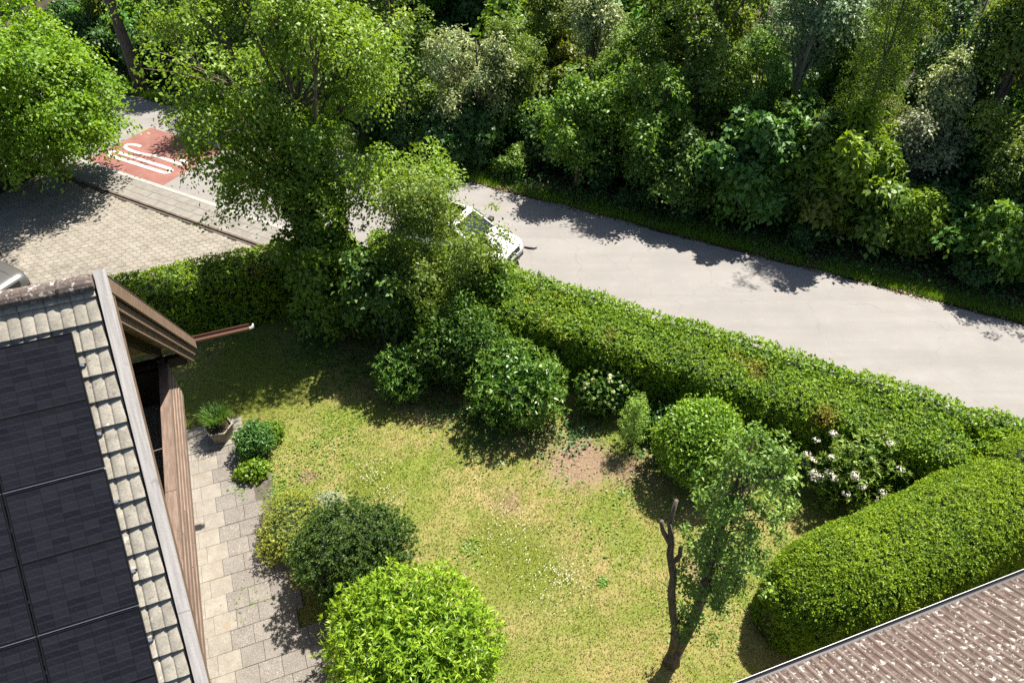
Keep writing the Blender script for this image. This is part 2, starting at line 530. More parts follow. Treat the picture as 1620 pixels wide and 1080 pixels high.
# road
m, nt, p = new_mat('asphalt')
n1 = noise(nt, 0.5, 5); n2 = noise(nt, 60, 3, 0.75); n3 = noise(nt, 3.0, 5, 0.7)
c = mixc(nt, ramp(nt, n1, 0.35, 0.65), (0.166, 0.157, 0.149), (0.196, 0.186, 0.176))
c = mixc(nt, ramp(nt, n2, 0.35, 0.7, 0, 0.5), c, (0.075, 0.070, 0.067))
c = mixc(nt, ramp(nt, n3, 0.55, 0.7, 0, 0.3), c, (0.21, 0.20, 0.18))
tc = N(nt, 'ShaderNodeTexCoord')
mp = N(nt, 'ShaderNodeMapping'); mp.inputs['Rotation'].default_value = (0, 0, R(26.5)); mp.inputs['Scale'].default_value = (0.12, 1.6, 1)
nt.links.new(tc.outputs['Object'], mp.inputs[0])
c = mixc(nt, ramp(nt, noise(nt, 1.0, 4, 0.6, mp.outputs[0]), 0.42, 0.66, 0, 0.28), c, (0.105, 0.098, 0.092))
vo = N(nt, 'ShaderNodeTexVoronoi', feature='DISTANCE_TO_EDGE'); vo.inputs['Scale'].default_value = 0.34
wp = N(nt, 'ShaderNodeVectorMath', operation='MULTIPLY_ADD'); wn_ = N(nt, 'ShaderNodeTexNoise'); wn_.inputs['Scale'].default_value = 1.6; wn_.inputs['Detail'].default_value = 5
nt.links.new(tc.outputs['Object'], wn_.inputs['Vector']); nt.links.new(wn_.outputs['Color'], wp.inputs[0]); wp.inputs[1].default_value = (0.9, 0.9, 0); nt.links.new(tc.outputs['Object'], wp.inputs[2])
nt.links.new(wp.outputs[0], vo.inputs['Vector'])
c = mixc(nt, ramp(nt, vo.outputs['Distance'], 0.008, 0.002, 0, 0.16), c, (0.05, 0.047, 0.044))
nt.links.new(c, p.inputs['Base Color']); p.inputs['Roughness'].default_value = 0.85
bump(nt, p, n2, 0.5, 0.006)
rng = np.random.default_rng(3)
xs = np.arange(-60, 45, 0.5)
far = [(x, FAR(x) + 0.04 * math.sin(0.7 * x) + 0.03 * math.sin(3.1 * x + 1) + 0.05 * rng.normal()) for x in xs]
near = [(x, NEAR(x)) for x in xs]
me = bpy.data.meshes.new('road')
me.from_pydata([(x, y, 0.0) for x, y in near] + [(x, y, 0.0) for x, y in far], [],
               [(i, i+1, len(xs)+i+1, len(xs)+i) for i in range(len(xs)-1)])
mesh_obj('road', me, M['asphalt'], kind='structure')

# red speed field with the elongated white 30
noise_mat('red_paint', (0.165, 0.066, 0.054), (0.225, 0.098, 0.080), 1.5, 0.8, bmp=0.3, fine=(30, 0.35), spots=(2.2, 0.58, 0.10, (0.20, 0.13, 0.115), 0.5), spots2=(9, 0.62, 0.05, (0.15, 0.12, 0.11), 0.6))
noise_mat('white_paint', (0.46, 0.45, 0.43), (0.56, 0.55, 0.53), 3, 0.7, bmp=0.2, fine=(30, 0.3), spots=(7, 0.60, 0.05, (0.26, 0.16, 0.14), 0.7))
red = thing('road_marking', 'red painted field on the road with a long white 30 in it', 'road marking', (-15.6, 30.3, 0))
def stroke(pts, w):
    """flat ribbon along a polyline"""
    pts = [Vector((*q, 0)) for q in pts]
    mb = MB(); n = len(pts); vs_ = []
    for i, q in enumerate(pts):
        d = (pts[min(i+1, n-1)] - pts[max(i-1, 0)]).normalized()
        s = Vector((-d.y, d.x, 0)) * w / 2
        vs_ += [q - s, q + s]
    return mb.add(vs_, [(2*i, 2*i+2, 2*i+3, 2*i+1) for i in range(n-1)])
e = Vector((0.885, -0.466)); nn_ = Vector((-0.466, -0.885))       # along the road (text up), towards the garden
def tp(u, w):                                                     # u along the road, w to the right of the reader
    q = Vector((-1.55, 0.0)) + e * u + nn_ * w
    return (q.x, q.y)
sheet('red_field', [tp(-0.72, 0.92), tp(3.84, 0.92), tp(3.84, -2.55), tp(-0.62, -2.55)], 0.004, M['red_paint'], red, None)
zero = [tp(u, w) for u, w in [(2.9 * t, -0.20) for t in np.linspace(0, 1, 8)] +
        [(2.95 + 0.32 * math.sin(a), -0.02 - 0.18 * math.cos(a)) for a in np.linspace(0.2, math.pi - 0.2, 8)] +
        [(2.9 - 2.9 * t, 0.16) for t in np.linspace(0, 1, 8)] +
        [(-0.05 - 0.32 * math.sin(a), -0.02 + 0.18 * math.cos(a)) for a in np.linspace(0.2, math.pi - 0.2, 8)] + [(-0.02, -0.20)]]
stroke(zero, 0.17).build('digit', M['white_paint'], red, loc=(0, 0, 0.008))
three = [tp(u, w) for u, w in [(0.42, -1.05), (0.15, -1.05), (-0.09, -0.99), (-0.24, -0.88), (-0.24, -0.76), (-0.10, -0.66), (0.15, -0.60), (0.6, -0.56), (1.0, -0.58),
         (1.3, -0.63), (1.46, -0.71), (1.58, -0.75), (1.74, -0.73), (1.95, -0.72), (2.4, -0.72), (2.8, -0.71), (3.1, -0.68), (3.27, -0.72), (3.33, -0.81), (3.24, -0.91), (3.05, -0.96), (2.85, -0.96)]]
stroke(three, 0.155).build('digit', M['white_paint'], red, loc=(0, 0, 0.008))

# pavement: kerb stones, slabs, edging and the hexagon-paved yard
noise_mat('kerb_stone', (0.2432, 0.2356, 0.2204), (0.304, 0.2964, 0.2736), 4, 0.85, bmp=0.3, fine=(60, 0.3), rnd=0.06)
noise_mat('pavement_slab', (0.152, 0.1414, 0.1254), (0.1976, 0.1847, 0.1634), 3, 0.9, bmp=0.3, fine=(60, 0.3), rnd=0.07)
noise_mat('brown_edging', (0.0646, 0.0456, 0.038), (0.114, 0.0836, 0.0684), 5, 0.9, rnd=0.1)
noise_mat('joint_sand', (0.057, 0.05016, 0.038), (0.0988, 0.0874, 0.06688), 5, 0.95, fine=(50, 0.4))
noise_mat('yard_paver', (0.1482, 0.133, 0.1102), (0.209, 0.19, 0.1596), 2.2, 0.9, bmp=0.3, fine=(60, 0.3), rnd=0.13, coord='Object')
me_ = Vector((0.8796, -0.4757)).normalized()           # along the kerb
mn_ = Vector((-me_.y * -1, -me_.x)).normalized()       # towards the garden
if mn_.y > 0: mn_ = -mn_
K0 = Vector((-20.2, 30.72))
def kp(u, w):
    q = K0 + me_ * u + mn_ * w
    return (q.x, q.y)
ang_k = math.atan2(me_.y, me_.x)
KB = Matrix.Translation((K0.x, K0.y, 0)) @ Matrix.Rotation(ang_k, 4, 'Z')
pavement = thing('pavement', 'pale slab pavement with white kerb beside the red road field', 'pavement', (K0.x, K0.y, 0), ang_k)
pavement['kind'] = 'structure'
kerb_me = MB().cbox(0.006, 0.994, -0.10, 0.10, -0.1, 0.085, 0.015).mesh('kerb_stone')
for i in range(22):
    mesh_obj('kerb_stone', kerb_me, M['kerb_stone'], pavement, loc=(i, 0.0, 0))
slab_me = MB().cbox(0.004, 0.476, -0.363, -0.004, -0.08, 0.08, 0.006).mesh('slab')
rr = random.Random(5)
for r_ in range(3):
    for i in range(45):
        mesh_obj('slab', slab_me, M['pavement_slab'], pavement,
                 loc=(i * 0.48 + (0.24 if r_ % 2 else 0), -0.10 - r_ * 0.366, rr.uniform(-0.003, 0.003)))
edge_me = MB().cbox(0.004, 0.496, -0.09, 0.0, -0.1, 0.10, 0.01).mesh('edging_stone')
for i in range(43):
    mesh_obj('edging_stone', edge_me, M['brown_edging'], pavement, loc=(i * 0.5, -1.205, 0))
MB().box(0, 21.5, -1.40, -0.11, -0.2, 0.045).build('bedding', M['joint_sand'], pavement)

yard = thing('yard', 'pale yard of hexagonal concrete pavers under the maple', 'paved yard', (-17, 22, 0))
yard['kind'] = 'structure'
# yard polygon: kerb edge, hedge, left side
def in_yard(x, y):
    q = Vector((x, y)) - K0
    w = q.dot(mn_); u = q.dot(me_)
    b = -0.357 * x + 0.934 * y
    a = 0.934 * x + 0.357 * y
    return w > 1.42 and b > 22.0 and x > -27 and u < 15.0
ys = sheet('bed', [(-28 + 17, 34.5 - 22), (-28 + 17, 12.6 - 22), (-3.8 + 17, 21.3 - 22), (-3.8 + 17, 21.6 - 22)], 0.012, M['joint_sand'], yard, None)
s6 = 0.145
hexv = [(s6 * math.cos(math.pi / 6 + k * math.pi / 3), s6 * math.sin(math.pi / 6 + k * math.pi / 3)) for k in range(6)]
def hex_geo(cx, cy, z):
    o = [(cx + x * 0.965, cy + y * 0.965, -0.02) for x, y in hexv] + [(cx + x * 0.965, cy + y * 0.965, z - 0.006) for x, y in hexv] + [(cx + x * 0.90, cy + y * 0.90, z) for x, y in hexv]
    f = [(k, (k+1) % 6, 6+(k+1) % 6, 6+k) for k in range(6)] + [(6+k, 6+(k+1) % 6, 12+(k+1) % 6, 12+k) for k in range(6)] + [tuple(range(12, 18))]
    return o, f
cells = []
dx = s6 * math.sqrt(3); dy = s6 * 1.5
ca, sa = math.cos(R(20.9)), math.sin(R(20.9))
for j in range(-60, 70):
    for i in range(-60, 70):
        px, py = (i + 0.5 * (j % 2)) * dx, j * dy
        x, y = -15 + ca * px - sa * py, 24 + sa * px + ca * py
        if in_yard(x, y):
            d = Vector((x, y - 0, -16)); t = 0.661 * 16 + 0.75 * y
            uu = 810 + 1220 * x / (0.75 * y + 10.58); vv_ = 540 + 1220 * (-0.661 * y + 12.0) / (0.75 * y + 10.58)
            vis = 0 < uu < 430 and 230 < vv_ < 470
            cells.append((not vis, y, x, y))
cells.sort()
hv, hf = hex_geo(0, 0, 0.034)
hex_me = bpy.data.meshes.new('paver'); hex_me.from_pydata(hv, [], hf)
mbx = MB()
for k, (nv, _, x, y) in enumerate(cells):
    if k < 300:
        mesh_obj('paver', hex_me, M['yard_paver'], yard, loc=(x + 17, y - 22, rr.uniform(-0.004, 0.003)), rot=(0, 0, R(20.9)))
    else:
        vv2, ff2 = hex_geo(0, 0, 0.034)
        mm = Matrix.Translation((x + 17, y - 22, rr.uniform(-0.004, 0.003))) @ Matrix.Rotation(R(20.9), 4, 'Z')
        mbx.add([mm @ Vector(q) for q in vv2], ff2)
mbx.build('paver', M['yard_paver'], yard, kind='stuff')

# ------------------------------------------------------------------ the house with the solar roof
PSI = R(20.9); PHI = R(45.6)
HP = Vector((-5.46, 7.238, 9.762))                    # top right corner of the solar field
HM = Matrix.Translation((HP.x, HP.y, 0)) @ Matrix.Rotation(PSI, 4, 'Z')
house = thing('house', 'house with steep grey tiled gable roof, weathered verge board and brown wooden balcony', 'house', (HP.x, HP.y, 0), PSI)
noise_mat('roof_tile', (0.2052, 0.19, 0.1581), (0.3192, 0.2979, 0.2508), 5, 0.9, bmp=0.5, bdist=0.004, fine=(45, 0.4), rnd=0.10,
          spots=(16, 0.62, 0.04, (0.0912, 0.0836, 0.0684), 0.6), spots2=(7, 0.66, 0.03, (0.456, 0.4408, 0.3952), 0.6), stretch=None)
noise_mat('ridge_tile', (0.060, 0.045, 0.040), (0.125, 0.098, 0.085), 9, 0.9, bmp=0.5, bdist=0.004, fine=(50, 0.4),
          spots=(11, 0.58, 0.05, (0.38, 0.36, 0.325), 0.8), spots2=(24, 0.58, 0.05, (0.24, 0.225, 0.195), 0.7))
noise_mat('grey_timber', (0.250, 0.238, 0.230), (0.365, 0.348, 0.338), 3, 0.8, stretch=(9, 0.5, 0.5), bmp=0.5, bdist=0.004,
          spots=(2.2, 0.62, 0.06, (0.1672, 0.152, 0.1482), 0.8), fine=(35, 0.12))
noise_mat('brown_timber', (0.095, 0.060, 0.038), (0.165, 0.110, 0.074), 3, 0.75, stretch=(9, 0.9, 9), bmp=0.4, bdist=0.004, fine=(35, 0.25), rnd=0.15)
noise_mat('rail_timber', (0.120, 0.080, 0.060), (0.200, 0.142, 0.110), 3, 0.75, stretch=(9, 0.9, 9), bmp=0.4, bdist=0.004, fine=(35, 0.25), rnd=0.18)
noise_mat('dark_timber', (0.0228, 0.0152, 0.00988), (0.0456, 0.03192, 0.02128), 3, 0.8, stretch=(6, 6, 0.8), rnd=0.15)
noise_mat('soffit_timber', (0.1292, 0.0874, 0.038), (0.2052, 0.1444, 0.0684), 3, 0.75, stretch=(0.9, 9, 9), rnd=0.12)
noise_mat('render_wall', (0.4712, 0.456, 0.4104), (0.5472, 0.532, 0.4864), 2, 0.9, bmp=0.3)
noise_mat('floor_board', (0.1672, 0.1596, 0.1444), (0.2432, 0.228, 0.2052), 3, 0.85, stretch=(8, 0.8, 8), rnd=0.1)
plain('copper_brown', (0.1216, 0.057, 0.0342), 0.45, 0.3)
plain('pale_metal', (0.418, 0.4028, 0.38), 0.4, 0.6)

ROT = (PHI, 0, 0)
def on_roof(a, s, n=0.0):
    """house-local point at distance s down the near slope, n above the panel plane"""
    return Vector((a, -s * math.cos(PHI) - n * math.sin(PHI), 9.762 - s * math.sin(PHI) + n * math.cos(PHI)))
# near slope: tiles
TW, TL = 0.30, 0.325
def tile_mesh():
    nxs = 17; mb = MB(); vs_ = []
    def prof(t):
        w = (t * 2) % 1.0
        return 0.017 * max(0.0, math.sin(math.pi * min(1, w / 0.94))) ** 0.45 - 0.008
    for yy, lift in ((0.0, 0.042), (0.010, 0.045), (TL + 0.07, -0.006)):
        for i in range(nxs):
            t = i / (nxs - 1)
            vs_.append((t * (TW - 0.004), yy, prof(min(t, 0.9999)) + lift + (0.0 if yy != 0 else -0.006)))
    for i in range(nxs):
        t = i / (nxs - 1)
        vs_.append((t * (TW - 0.004), 0.006, -0.012))
    fs = []
    for r_ in range(2):
        for i in range(nxs - 1):
            fs.append((r_*nxs+i, r_*nxs+i+1, (r_+1)*nxs+i+1, (r_+1)*nxs+i))
    for i in range(nxs - 1):
        fs.append((3*nxs+i, 3*nxs+i+1, i+1, i))
    mb.add(vs_, fs)
    return mb.mesh('roof_tile')
tile = tile_mesh()
RIDGE_S = -0.60
rest = MB()
cnt = 0
for k in range(-1, 22):
    s = -0.06 + k * TL
    for j in range(22):
        a = 0.36 - (j + 1) * TW
        loc = on_roof(a, s, -0.095 + rr.uniform(-0.003, 0.003))
        rot = (PHI + rr.uniform(-0.006, 0.006), rr.uniform(-0.01, 0.01), rr.uniform(-0.008, 0.008))
        seen = (k < 2 and j < 6) or (j < 3)
        if seen or (j < 10 and cnt < 290):
            o = mesh_obj('roof_tile', tile, M['roof_tile'], house, loc=loc, rot=rot); cnt += 1
            if k < 0: o.scale = (1, 0.5, 1)               # cut tiles under the ridge
        elif j >= 3:
            mm = Matrix.Translation(loc) @ Matrix.Rotation(PHI, 4, 'X') @ Matrix.Diagonal((1, 0.5 if k < 0 else 1, 1, 1))
            rest.add([mm @ q.co for q in tile.vertices], [tuple(f.vertices) for f in tile.polygons])
rest.build('roof_tile', M['roof_tile'], house, kind='stuff')
# deck below the tiles and far slope
def slope_box(a0, a1, s0, s1, n0, n1, far_side=False):
    """box on the near or far slope; s measured from the near-slope origin / from the ridge on the far side"""
    mb = MB()
    if not far_side:
        P8 = [on_roof(a, s, n) for n in (n0, n1) for a, s in ((a0, s1), (a1, s1), (a1, s0), (a0, s0))]
    else:
        rb, rz = RIDGE_B, RIDGE_Z
        def q(a, s, n):
            return Vector((a, rb + s * math.cos(PHI) + n * math.sin(PHI), rz - s * math.sin(PHI) + n * math.cos(PHI)))
        P8 = [q(a, s, n) for n in (n0, n1) for a, s in ((a0, s0), (a1, s0), (a1, s1), (a0, s1))]
    return mb.add(P8, [(0,3,2,1),(4,5,6,7),(0,1,5,4),(1,2,6,5),(2,3,7,6),(3,0,4,7)])
RIDGE = on_roof(0, RIDGE_S, -0.06)
RIDGE_B, RIDGE_Z = RIDGE.y, RIDGE.z
slope_box(-8.0, 0.36, RIDGE_S + 0.02, 7.3, -0.20, -0.15).build('roof_deck', M['dark_timber'], house)
FL = 7.55                                              # far slope length
slope_box(-8.0, 0.50, 0.0, FL, -0.06, 0.0, True).build('far_roof', M['ridge_tile'], house)
# ridge tiles
for i in range(18):
    mb = MB(); n = 9; L_ = 0.42; x1 = 0.37 - i * 0.40; x0 = x1 - L_
    vs_ = []
    for x, r0 in ((x0, 0.118), (x0 + 0.03, 0.128), (x1 - 0.01, 0.113), (x1, 0.105)):
        for q in range(n):
            t = math.pi * (q / (n - 1)) * 1.12 - 0.06 * math.pi
            vs_.append((x, RIDGE_B - math.cos(t) * r0 * 1.12, RIDGE_Z - 0.045 + math.sin(t) * r0))
    mb.add(vs_, [(r_*n+q, r_*n+q+1, (r_+1)*n+q+1, (r_+1)*n+q) for r_ in range(3) for q in range(n-1)] + [tuple(range(n)), tuple(range(4*n-1, 3*n-1, -1))])
    mb.build('ridge_tile', M['ridge_tile'], house, smooth=False, loc=(0, 0, rr.uniform(-0.008, 0.008)))
# near verge: two lengths of weathered board on a brown board
slope_box(0.392, 0.540, -0.70, 3.72, -0.065, -0.030).build('verge_board', M['grey_timber'], house)
slope_box(0.392, 0.540, 3.726, 7.4, -0.065, -0.031).build('verge_board', M['grey_timber'], house)
slope_box(0.500, 0.530, -0.62, 7.4, -0.26, -0.067).build('barge_board', M['brown_timber'], house)
slope_box(0.362, 0.391, -0.55, 7.4, -0.16, -0.090).build('verge_flashing', M['dark_timber'], house)
# far verge: three stepped barge boards below a thin metal edge
slope_box(0.500, 0.545, -0.02, FL, 0.002, 0.022, True).build('edge_strip', M['dark_timber'], house)
slope_box(0.500, 0.540, 0.02, FL, -0.200, -0.002, True).build('barge_board', M['brown_timber'], house)
slope_box(0.440, 0.480, 0.06, FL - 0.04, -0.345, -0.205, True).build('barge_board', M['brown_timber'], house)
slope_box(0.380, 0.425, 0.10, FL - 0.08, -0.470, -0.350, True).build('barge_board', M['brown_timber'], house)
for i in range(20):
    slope_box(-2.2, 0.375, 0.02 + i * 0.374, 0.02 + i * 0.374 + 0.366, -0.088, -0.062, True).build('soffit_board', M['soffit_timber'], house)
for a in (-0.18, -0.95, -1.72):
    slope_box(a - 0.05, a + 0.05, 0.05, FL - 0.35, -0.27, -0.09, True).build('rafter', M['dark_timber'], house)
    slope_box(a - 0.05, a + 0.05, RIDGE_S + 0.1, 7.1, -0.42, -0.205).build('rafter', M['dark_timber'], house)
# eaves beam, gable wall, balcony
MB().box(-6, 0.30, 5.22, 5.36, 4.56, 4.80).build('eaves_beam', M['dark_timber'], house)
MB().box(-1.02, 0.06, 4.56, 4.68, 5.06, 5.24).build('tie_beam', M['dark_timber'], house)
wall_y0, wall_y1 = -4.7, 4.85
MB().add([(-1.20, wall_y0, -0.1), (-1.20, wall_y1, -0.1), (-1.20, wall_y1, 4.95), (-1.20, RIDGE_B, 9.55), (-1.20, wall_y0, 4.95),
          (-7.5, wall_y0, -0.1), (-7.5, wall_y1, -0.1), (-7.5, wall_y1, 4.95), (-7.5, RIDGE_B, 9.55), (-7.5, wall_y0, 4.95)],
         [(0,1,2,3,4), (5,9,8,7,6), (0,5,6,1), (1,6,7,2), (0,4,9,5), (2,7,8,3), (3,8,9,4)]).build('wall', M['render_wall'], house)
y = wall_y0
while y < wall_y1 - 0.02:
    y1 = min(y + 0.165, wall_y1)
    zt = 9.45 - abs((y + y1) / 2 - RIDGE_B) * math.tan(PHI) * 0.985
    if zt > 4.4:
        MB().box(-1.197, -1.170, y + 0.004, y1 - 0.004, 4.35, zt).build('cladding_board', M['dark_timber'], house)
    y += 0.165
RB0, RB1 = -1.86, 4.45                                 # railing ends along the gable
for i in range(8):
    x0 = -1.165 + i * 0.15
    MB().box(x0, x0 + 0.143, RB0 - 0.02, RB1 + 0.1, 4.26, 4.30).build('floor_board', M['floor_board'], house)
for yy in (-1.7, 0.2, 2.1, 3.9):
    MB().box(-1.16, -0.04, yy - 0.06, yy + 0.06, 4.08, 4.255).build('joist', M['dark_timber'], house)
MB().box(-1.02, 0.0, 4.46, 4.50, 4.30, 5.18).build('end_panel', M['dark_timber'], house)
rail = []
MB().cbox(-0.115, 0.075, RB0, 1.05, 5.285, 5.325, 0.006).build('handrail', M['rail_timber'], house)
MB().cbox(-0.115, 0.075, 1.055, RB1, 5.285, 5.325, 0.006).build('handrail', M['rail_timber'], house)
for k in range(5):
    z1 = 5.275 - k * 0.182
    a0 = 0.052 + k * 0.012
    cut = RB0 + 0.5 + 1.7 * ((k * 0.37) % 1) + 1.0
    MB().cbox(a0, a0 + 0.028, RB0 + 0.02, cut, z1 - 0.148, z1, 0.008).build('railing_board', M['rail_timber'], house)
    MB().cbox(a0, a0 + 0.028, cut + 0.004, RB1 - 0.01, z1 - 0.148, z1, 0.004).build('railing_board', M['rail_timber'], house)
for yy in (RB0 + 0.08, -0.4, 1.05, 2.5, RB1 - 0.08):
    MB().box(-0.03, 0.05, yy - 0.04, yy + 0.04, 4.1, 5.28).build('railing_post', M['dark_timber'], house)
MB().box(-0.12, 0.0, 4.52, 4.63, 4.0, 5.4).build('corner_post', M['dark_timber'], house)
MB().tube([(-1.1, 2.15, 5.32), (-0.5, 2.14, 5.27), (-0.1, 2.13, 5.31)], 0.008, 5).build('clothes_line', M['pale_metal'], house)
# copper gutter that runs past the verge as a long spout
def trough(x0, x1, cy, cz, r0, mat, name, parent, rim=None, n=9):
    mb = MB(); vs_ = []
    for x in (x0, x1):
        for q in range(n):
            t = math.pi * q / (n - 1)
            vs_.append((x, cy - r0 * math.cos(t), cz - r0 * math.sin(t)))
        for q in range(n):
            t = math.pi * q / (n - 1)
            vs_.append((x, cy - (r0 - 0.006) * math.cos(t), cz - (r0 - 0.006) * math.sin(t)))
    fs = []
    for q in range(n - 1):
        fs.append((q, q+1, 2*n+q+1, 2*n+q))
        fs.append((n+q, 2*n+n+q, 2*n+n+q+1, n+q+1))
        fs.append((q, n+q, n+q+1, q+1)); fs.append((2*n+q, 2*n+q+1, 3*n+q+1, 3*n+q))
    fs += [(0, 2*n, 3*n, n), (n-1, 2*n-1, 4*n-1, 3*n-1)]
    mb.add(vs_, fs)
    o = mb.build(name, mat, parent)
    if rim:
        for sg in (-1, 1):
            MB().tube([(x0, cy + sg * r0, cz + 0.004), (x1, cy + sg * r0, cz + 0.004)], 0.011, 6).build('gutter_rim', rim, parent)
    return o
ge = Vector((0, RIDGE_B + FL * math.cos(PHI), RIDGE_Z - FL * math.sin(PHI)))
trough(-8.0, 1.72, ge.y + 0.06, ge.z - 0.02, 0.085, M['copper_brown'], 'gutter', house, M['copper_brown'])
MB().tube([(1.70, ge.y - 0.02, ge.z - 0.02), (1.78, ge.y + 0.02, ge.z - 0.03), (1.80, ge.y + 0.12, ge.z - 0.02)], [0.03, 0.035, 0.02], 6).build('spout_lip', M['pale_metal'], house)

# ------------------------------------------------------------------ solar panels
m, nt, p = new_mat('solar_cell')
oi = N(nt, 'ShaderNodeObjectInfo')
tc = N(nt, 'ShaderNodeTexCoord')
c = mixc(nt, oi.outputs['Random'], (0.0040, 0.0044, 0.0072), (0.0105, 0.0108, 0.0150))
wv = N(nt, 'ShaderNodeTexWave', bands_direction='X')
wv.inputs['Scale'].default_value = 26
nt.links.new(tc.outputs['Object'], wv.inputs['Vector'])
c = mixc(nt, ramp(nt, wv.outputs['Fac'], 0.93, 1.0, 0, 0.35), c, (0.06, 0.06, 0.07))
dn = noise(nt, 14, 5)
c = mixc(nt, ramp(nt, dn, 0.5, 0.9, 0, 0.25), c, (0.08, 0.075, 0.065))
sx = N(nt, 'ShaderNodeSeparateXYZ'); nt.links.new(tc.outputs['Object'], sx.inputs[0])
c = mixc(nt, ramp(nt, sx.outputs['Y'], 0.030, 0.004, 0, 0.7), c, (0.020, 0.020, 0.024))  # lighter lower edge of each cell, a reflection put into the colour
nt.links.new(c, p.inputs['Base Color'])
p.inputs['Roughness'].default_value = 0.38
p.inputs['Specular IOR Level'].default_value = 0.16
plain('panel_backing', (0.00228, 0.00228, 0.00304), 0.7, spec=0.1)
plain('panel_frame', (0.00912, 0.00912, 0.01064), 0.4, 0.3)
plain('aluminium', (0.4712, 0.4712, 0.4788), 0.35, 0.85)
PW, PH = 1.134, 1.722
cell_me = MB().add([(0.0035, 0.0010, 0.0007), (0.1785, 0.0010, 0.0007), (0.1785, 0.0900, 0.0007), (0.0035, 0.0900, 0.0007),
                    (0.002, 0.0, 0), (0.180, 0, 0), (0.180, 0.091, 0), (0.002, 0.091, 0)],
                   [(0,1,2,3), (4,5,1,0), (5,6,2,1), (6,7,3,2), (7,4,0,3)]).mesh('cell')
fr = MB()
for x0, x1, y0, y1 in ((0, 0.012, 0, PH), (PW - 0.012, PW, 0, PH), (0.012, PW - 0.012, 0, 0.012), (0.012, PW - 0.012, PH - 0.012, PH)):
    fr.box(x0, x1, y0, y1, -0.035, 0.002)
frame_me = fr.mesh('frame')
back_me = MB().box(0.011, PW - 0.011, 0.011, PH - 0.011, -0.012, -0.002).mesh('backing')
strip_me = MB().box(0.0, PW, -0.004, 0.003, -0.033, 0.003).mesh('edge_trim')
panel_names = {(0, 0): 'black solar panel at the top right corner of the roof field',
               (0, 1): 'black solar panel second from the ridge, beside the tile strip',
               (0, 2): 'black solar panel third from the ridge, beside the tile strip',
               (1, 0): 'black solar panel in the second column just below the ridge',
               (1, 1): 'black solar panel in the second column, second from the ridge',
               (1, 2): 'black solar panel in the second column, third from the ridge'}
for cI in range(2):
    for rI in range(3):
        a = -PW - cI * (PW + 0.024)
        s = PH + rI * (PH + 0.022)
        t = bpy.data.objects.new('solar_panel', None)
        t.matrix_world = HM @ Matrix.Translation(on_roof(a, s, 0)) @ Matrix.Rotation(PHI, 4, 'X')
        link(t)
        tag(t, panel_names[(cI, rI)], 'solar panel', 'solar panels on the house roof')
        mesh_obj('frame', frame_me, M['panel_frame'], t)
        mesh_obj('backing', back_me, M['panel_backing'], t)
        mesh_obj('edge_trim', strip_me, M['aluminium'], t)
        for i in range(6):
            for h in range(2):
                for j in range(9):
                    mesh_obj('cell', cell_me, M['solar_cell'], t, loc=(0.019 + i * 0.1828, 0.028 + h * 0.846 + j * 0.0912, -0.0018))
# mounting rails with bright ends beside the tiles
rail_s = [0.42, 1.30, 2.17, 3.05, 3.92, 4.80]
rail_words = ['topmost', 'second from the top', 'third from the top', 'fourth from the top', 'fifth from the top', 'lowest']
for s, w in zip(rail_s, rail_words):
    t = bpy.data.objects.new('mounting_rail', None)
    t.matrix_world = HM @ Matrix.Translation(on_roof(0, s, -0.04)) @ Matrix.Rotation(PHI, 4, 'X')
    link(t)
    tag(t, '%s of the aluminium rail ends sticking out beside the solar panels' % w, 'mounting rail', 'solar mounting rails')
    MB().box(-2.3, 0.045, -0.02, 0.02, -0.04, 0.0).build('rail', M['aluminium'], t)
    MB().box(0.003, 0.028, -0.022, 0.022, 0.0, 0.036).build('end_clamp', M['aluminium'], t)
    MB().tube([(0.016, 0, 0.036), (0.016, 0, 0.044)], 0.008, 6).build('bolt', M['pale_metal'], t)
    MB().box(0.046, 0.058, -0.014, 0.014, -0.036, -0.004).build('end_cap', M['panel_frame'], t)

# ------------------------------------------------------------------ corrugated roof at the lower right
p2 = R(20.0); pit = R(26)
m, nt, p = new_mat('fibre_cement')                    # valleys between the ribs coloured darker, pale lichen mostly in them
tc = N(nt, 'ShaderNodeTexCoord')
oi = N(nt, 'ShaderNodeObjectInfo')
vm = N(nt, 'ShaderNodeVectorMath', operation='MULTIPLY_ADD')
nt.links.new(oi.outputs['Random'], vm.inputs[1]); vm.inputs[0].default_value = (37, 53, 11); nt.links.new(tc.outputs['Object'], vm.inputs[2])
vec = vm.outputs[0]
sx = N(nt, 'ShaderNodeSeparateXYZ'); nt.links.new(tc.outputs['Object'], sx.inputs[0])
c = mixc(nt, ramp(nt, noise(nt, 3, 5, 0.65, vec), 0.35, 0.65), (0.135, 0.103, 0.086), (0.205, 0.162, 0.137))
valley = ramp(nt, sx.outputs['Z'], 0.026, 0.006)
d1 = ramp(nt, noise(nt, 7, 5, 0.7, vec), 0.34, 0.46, 0.35, 1.0)
mm1 = N(nt, 'ShaderNodeMath', operation='MULTIPLY'); nt.links.new(valley, mm1.inputs[0]); nt.links.new(d1, mm1.inputs[1])
c = mixc(nt, mm1.outputs[0], c, mixc(nt, ramp(nt, noise(nt, 2.0, 3, 0.5, vec), 0.4, 0.65), (0.050, 0.026, 0.020), (0.085, 0.060, 0.048)))
d2 = ramp(nt, noise(nt, 9, 4, 0.65, vec), 0.56, 0.60)
mm2 = N(nt, 'ShaderNodeMath', operation='MULTIPLY'); nt.links.new(ramp(nt, sx.outputs['Z'], 0.034, 0.012, 0.10, 1), mm2.inputs[0]); nt.links.new(d2, mm2.inputs[1])
c = mixc(nt, mm2.outputs[0], c, (0.34, 0.315, 0.29))
nf = noise(nt, 45, 3, 0.7, vec)
c = mixc(nt, ramp(nt, nf, 0.35, 0.7, 0, 0.45), c, (0.06, 0.045, 0.04))
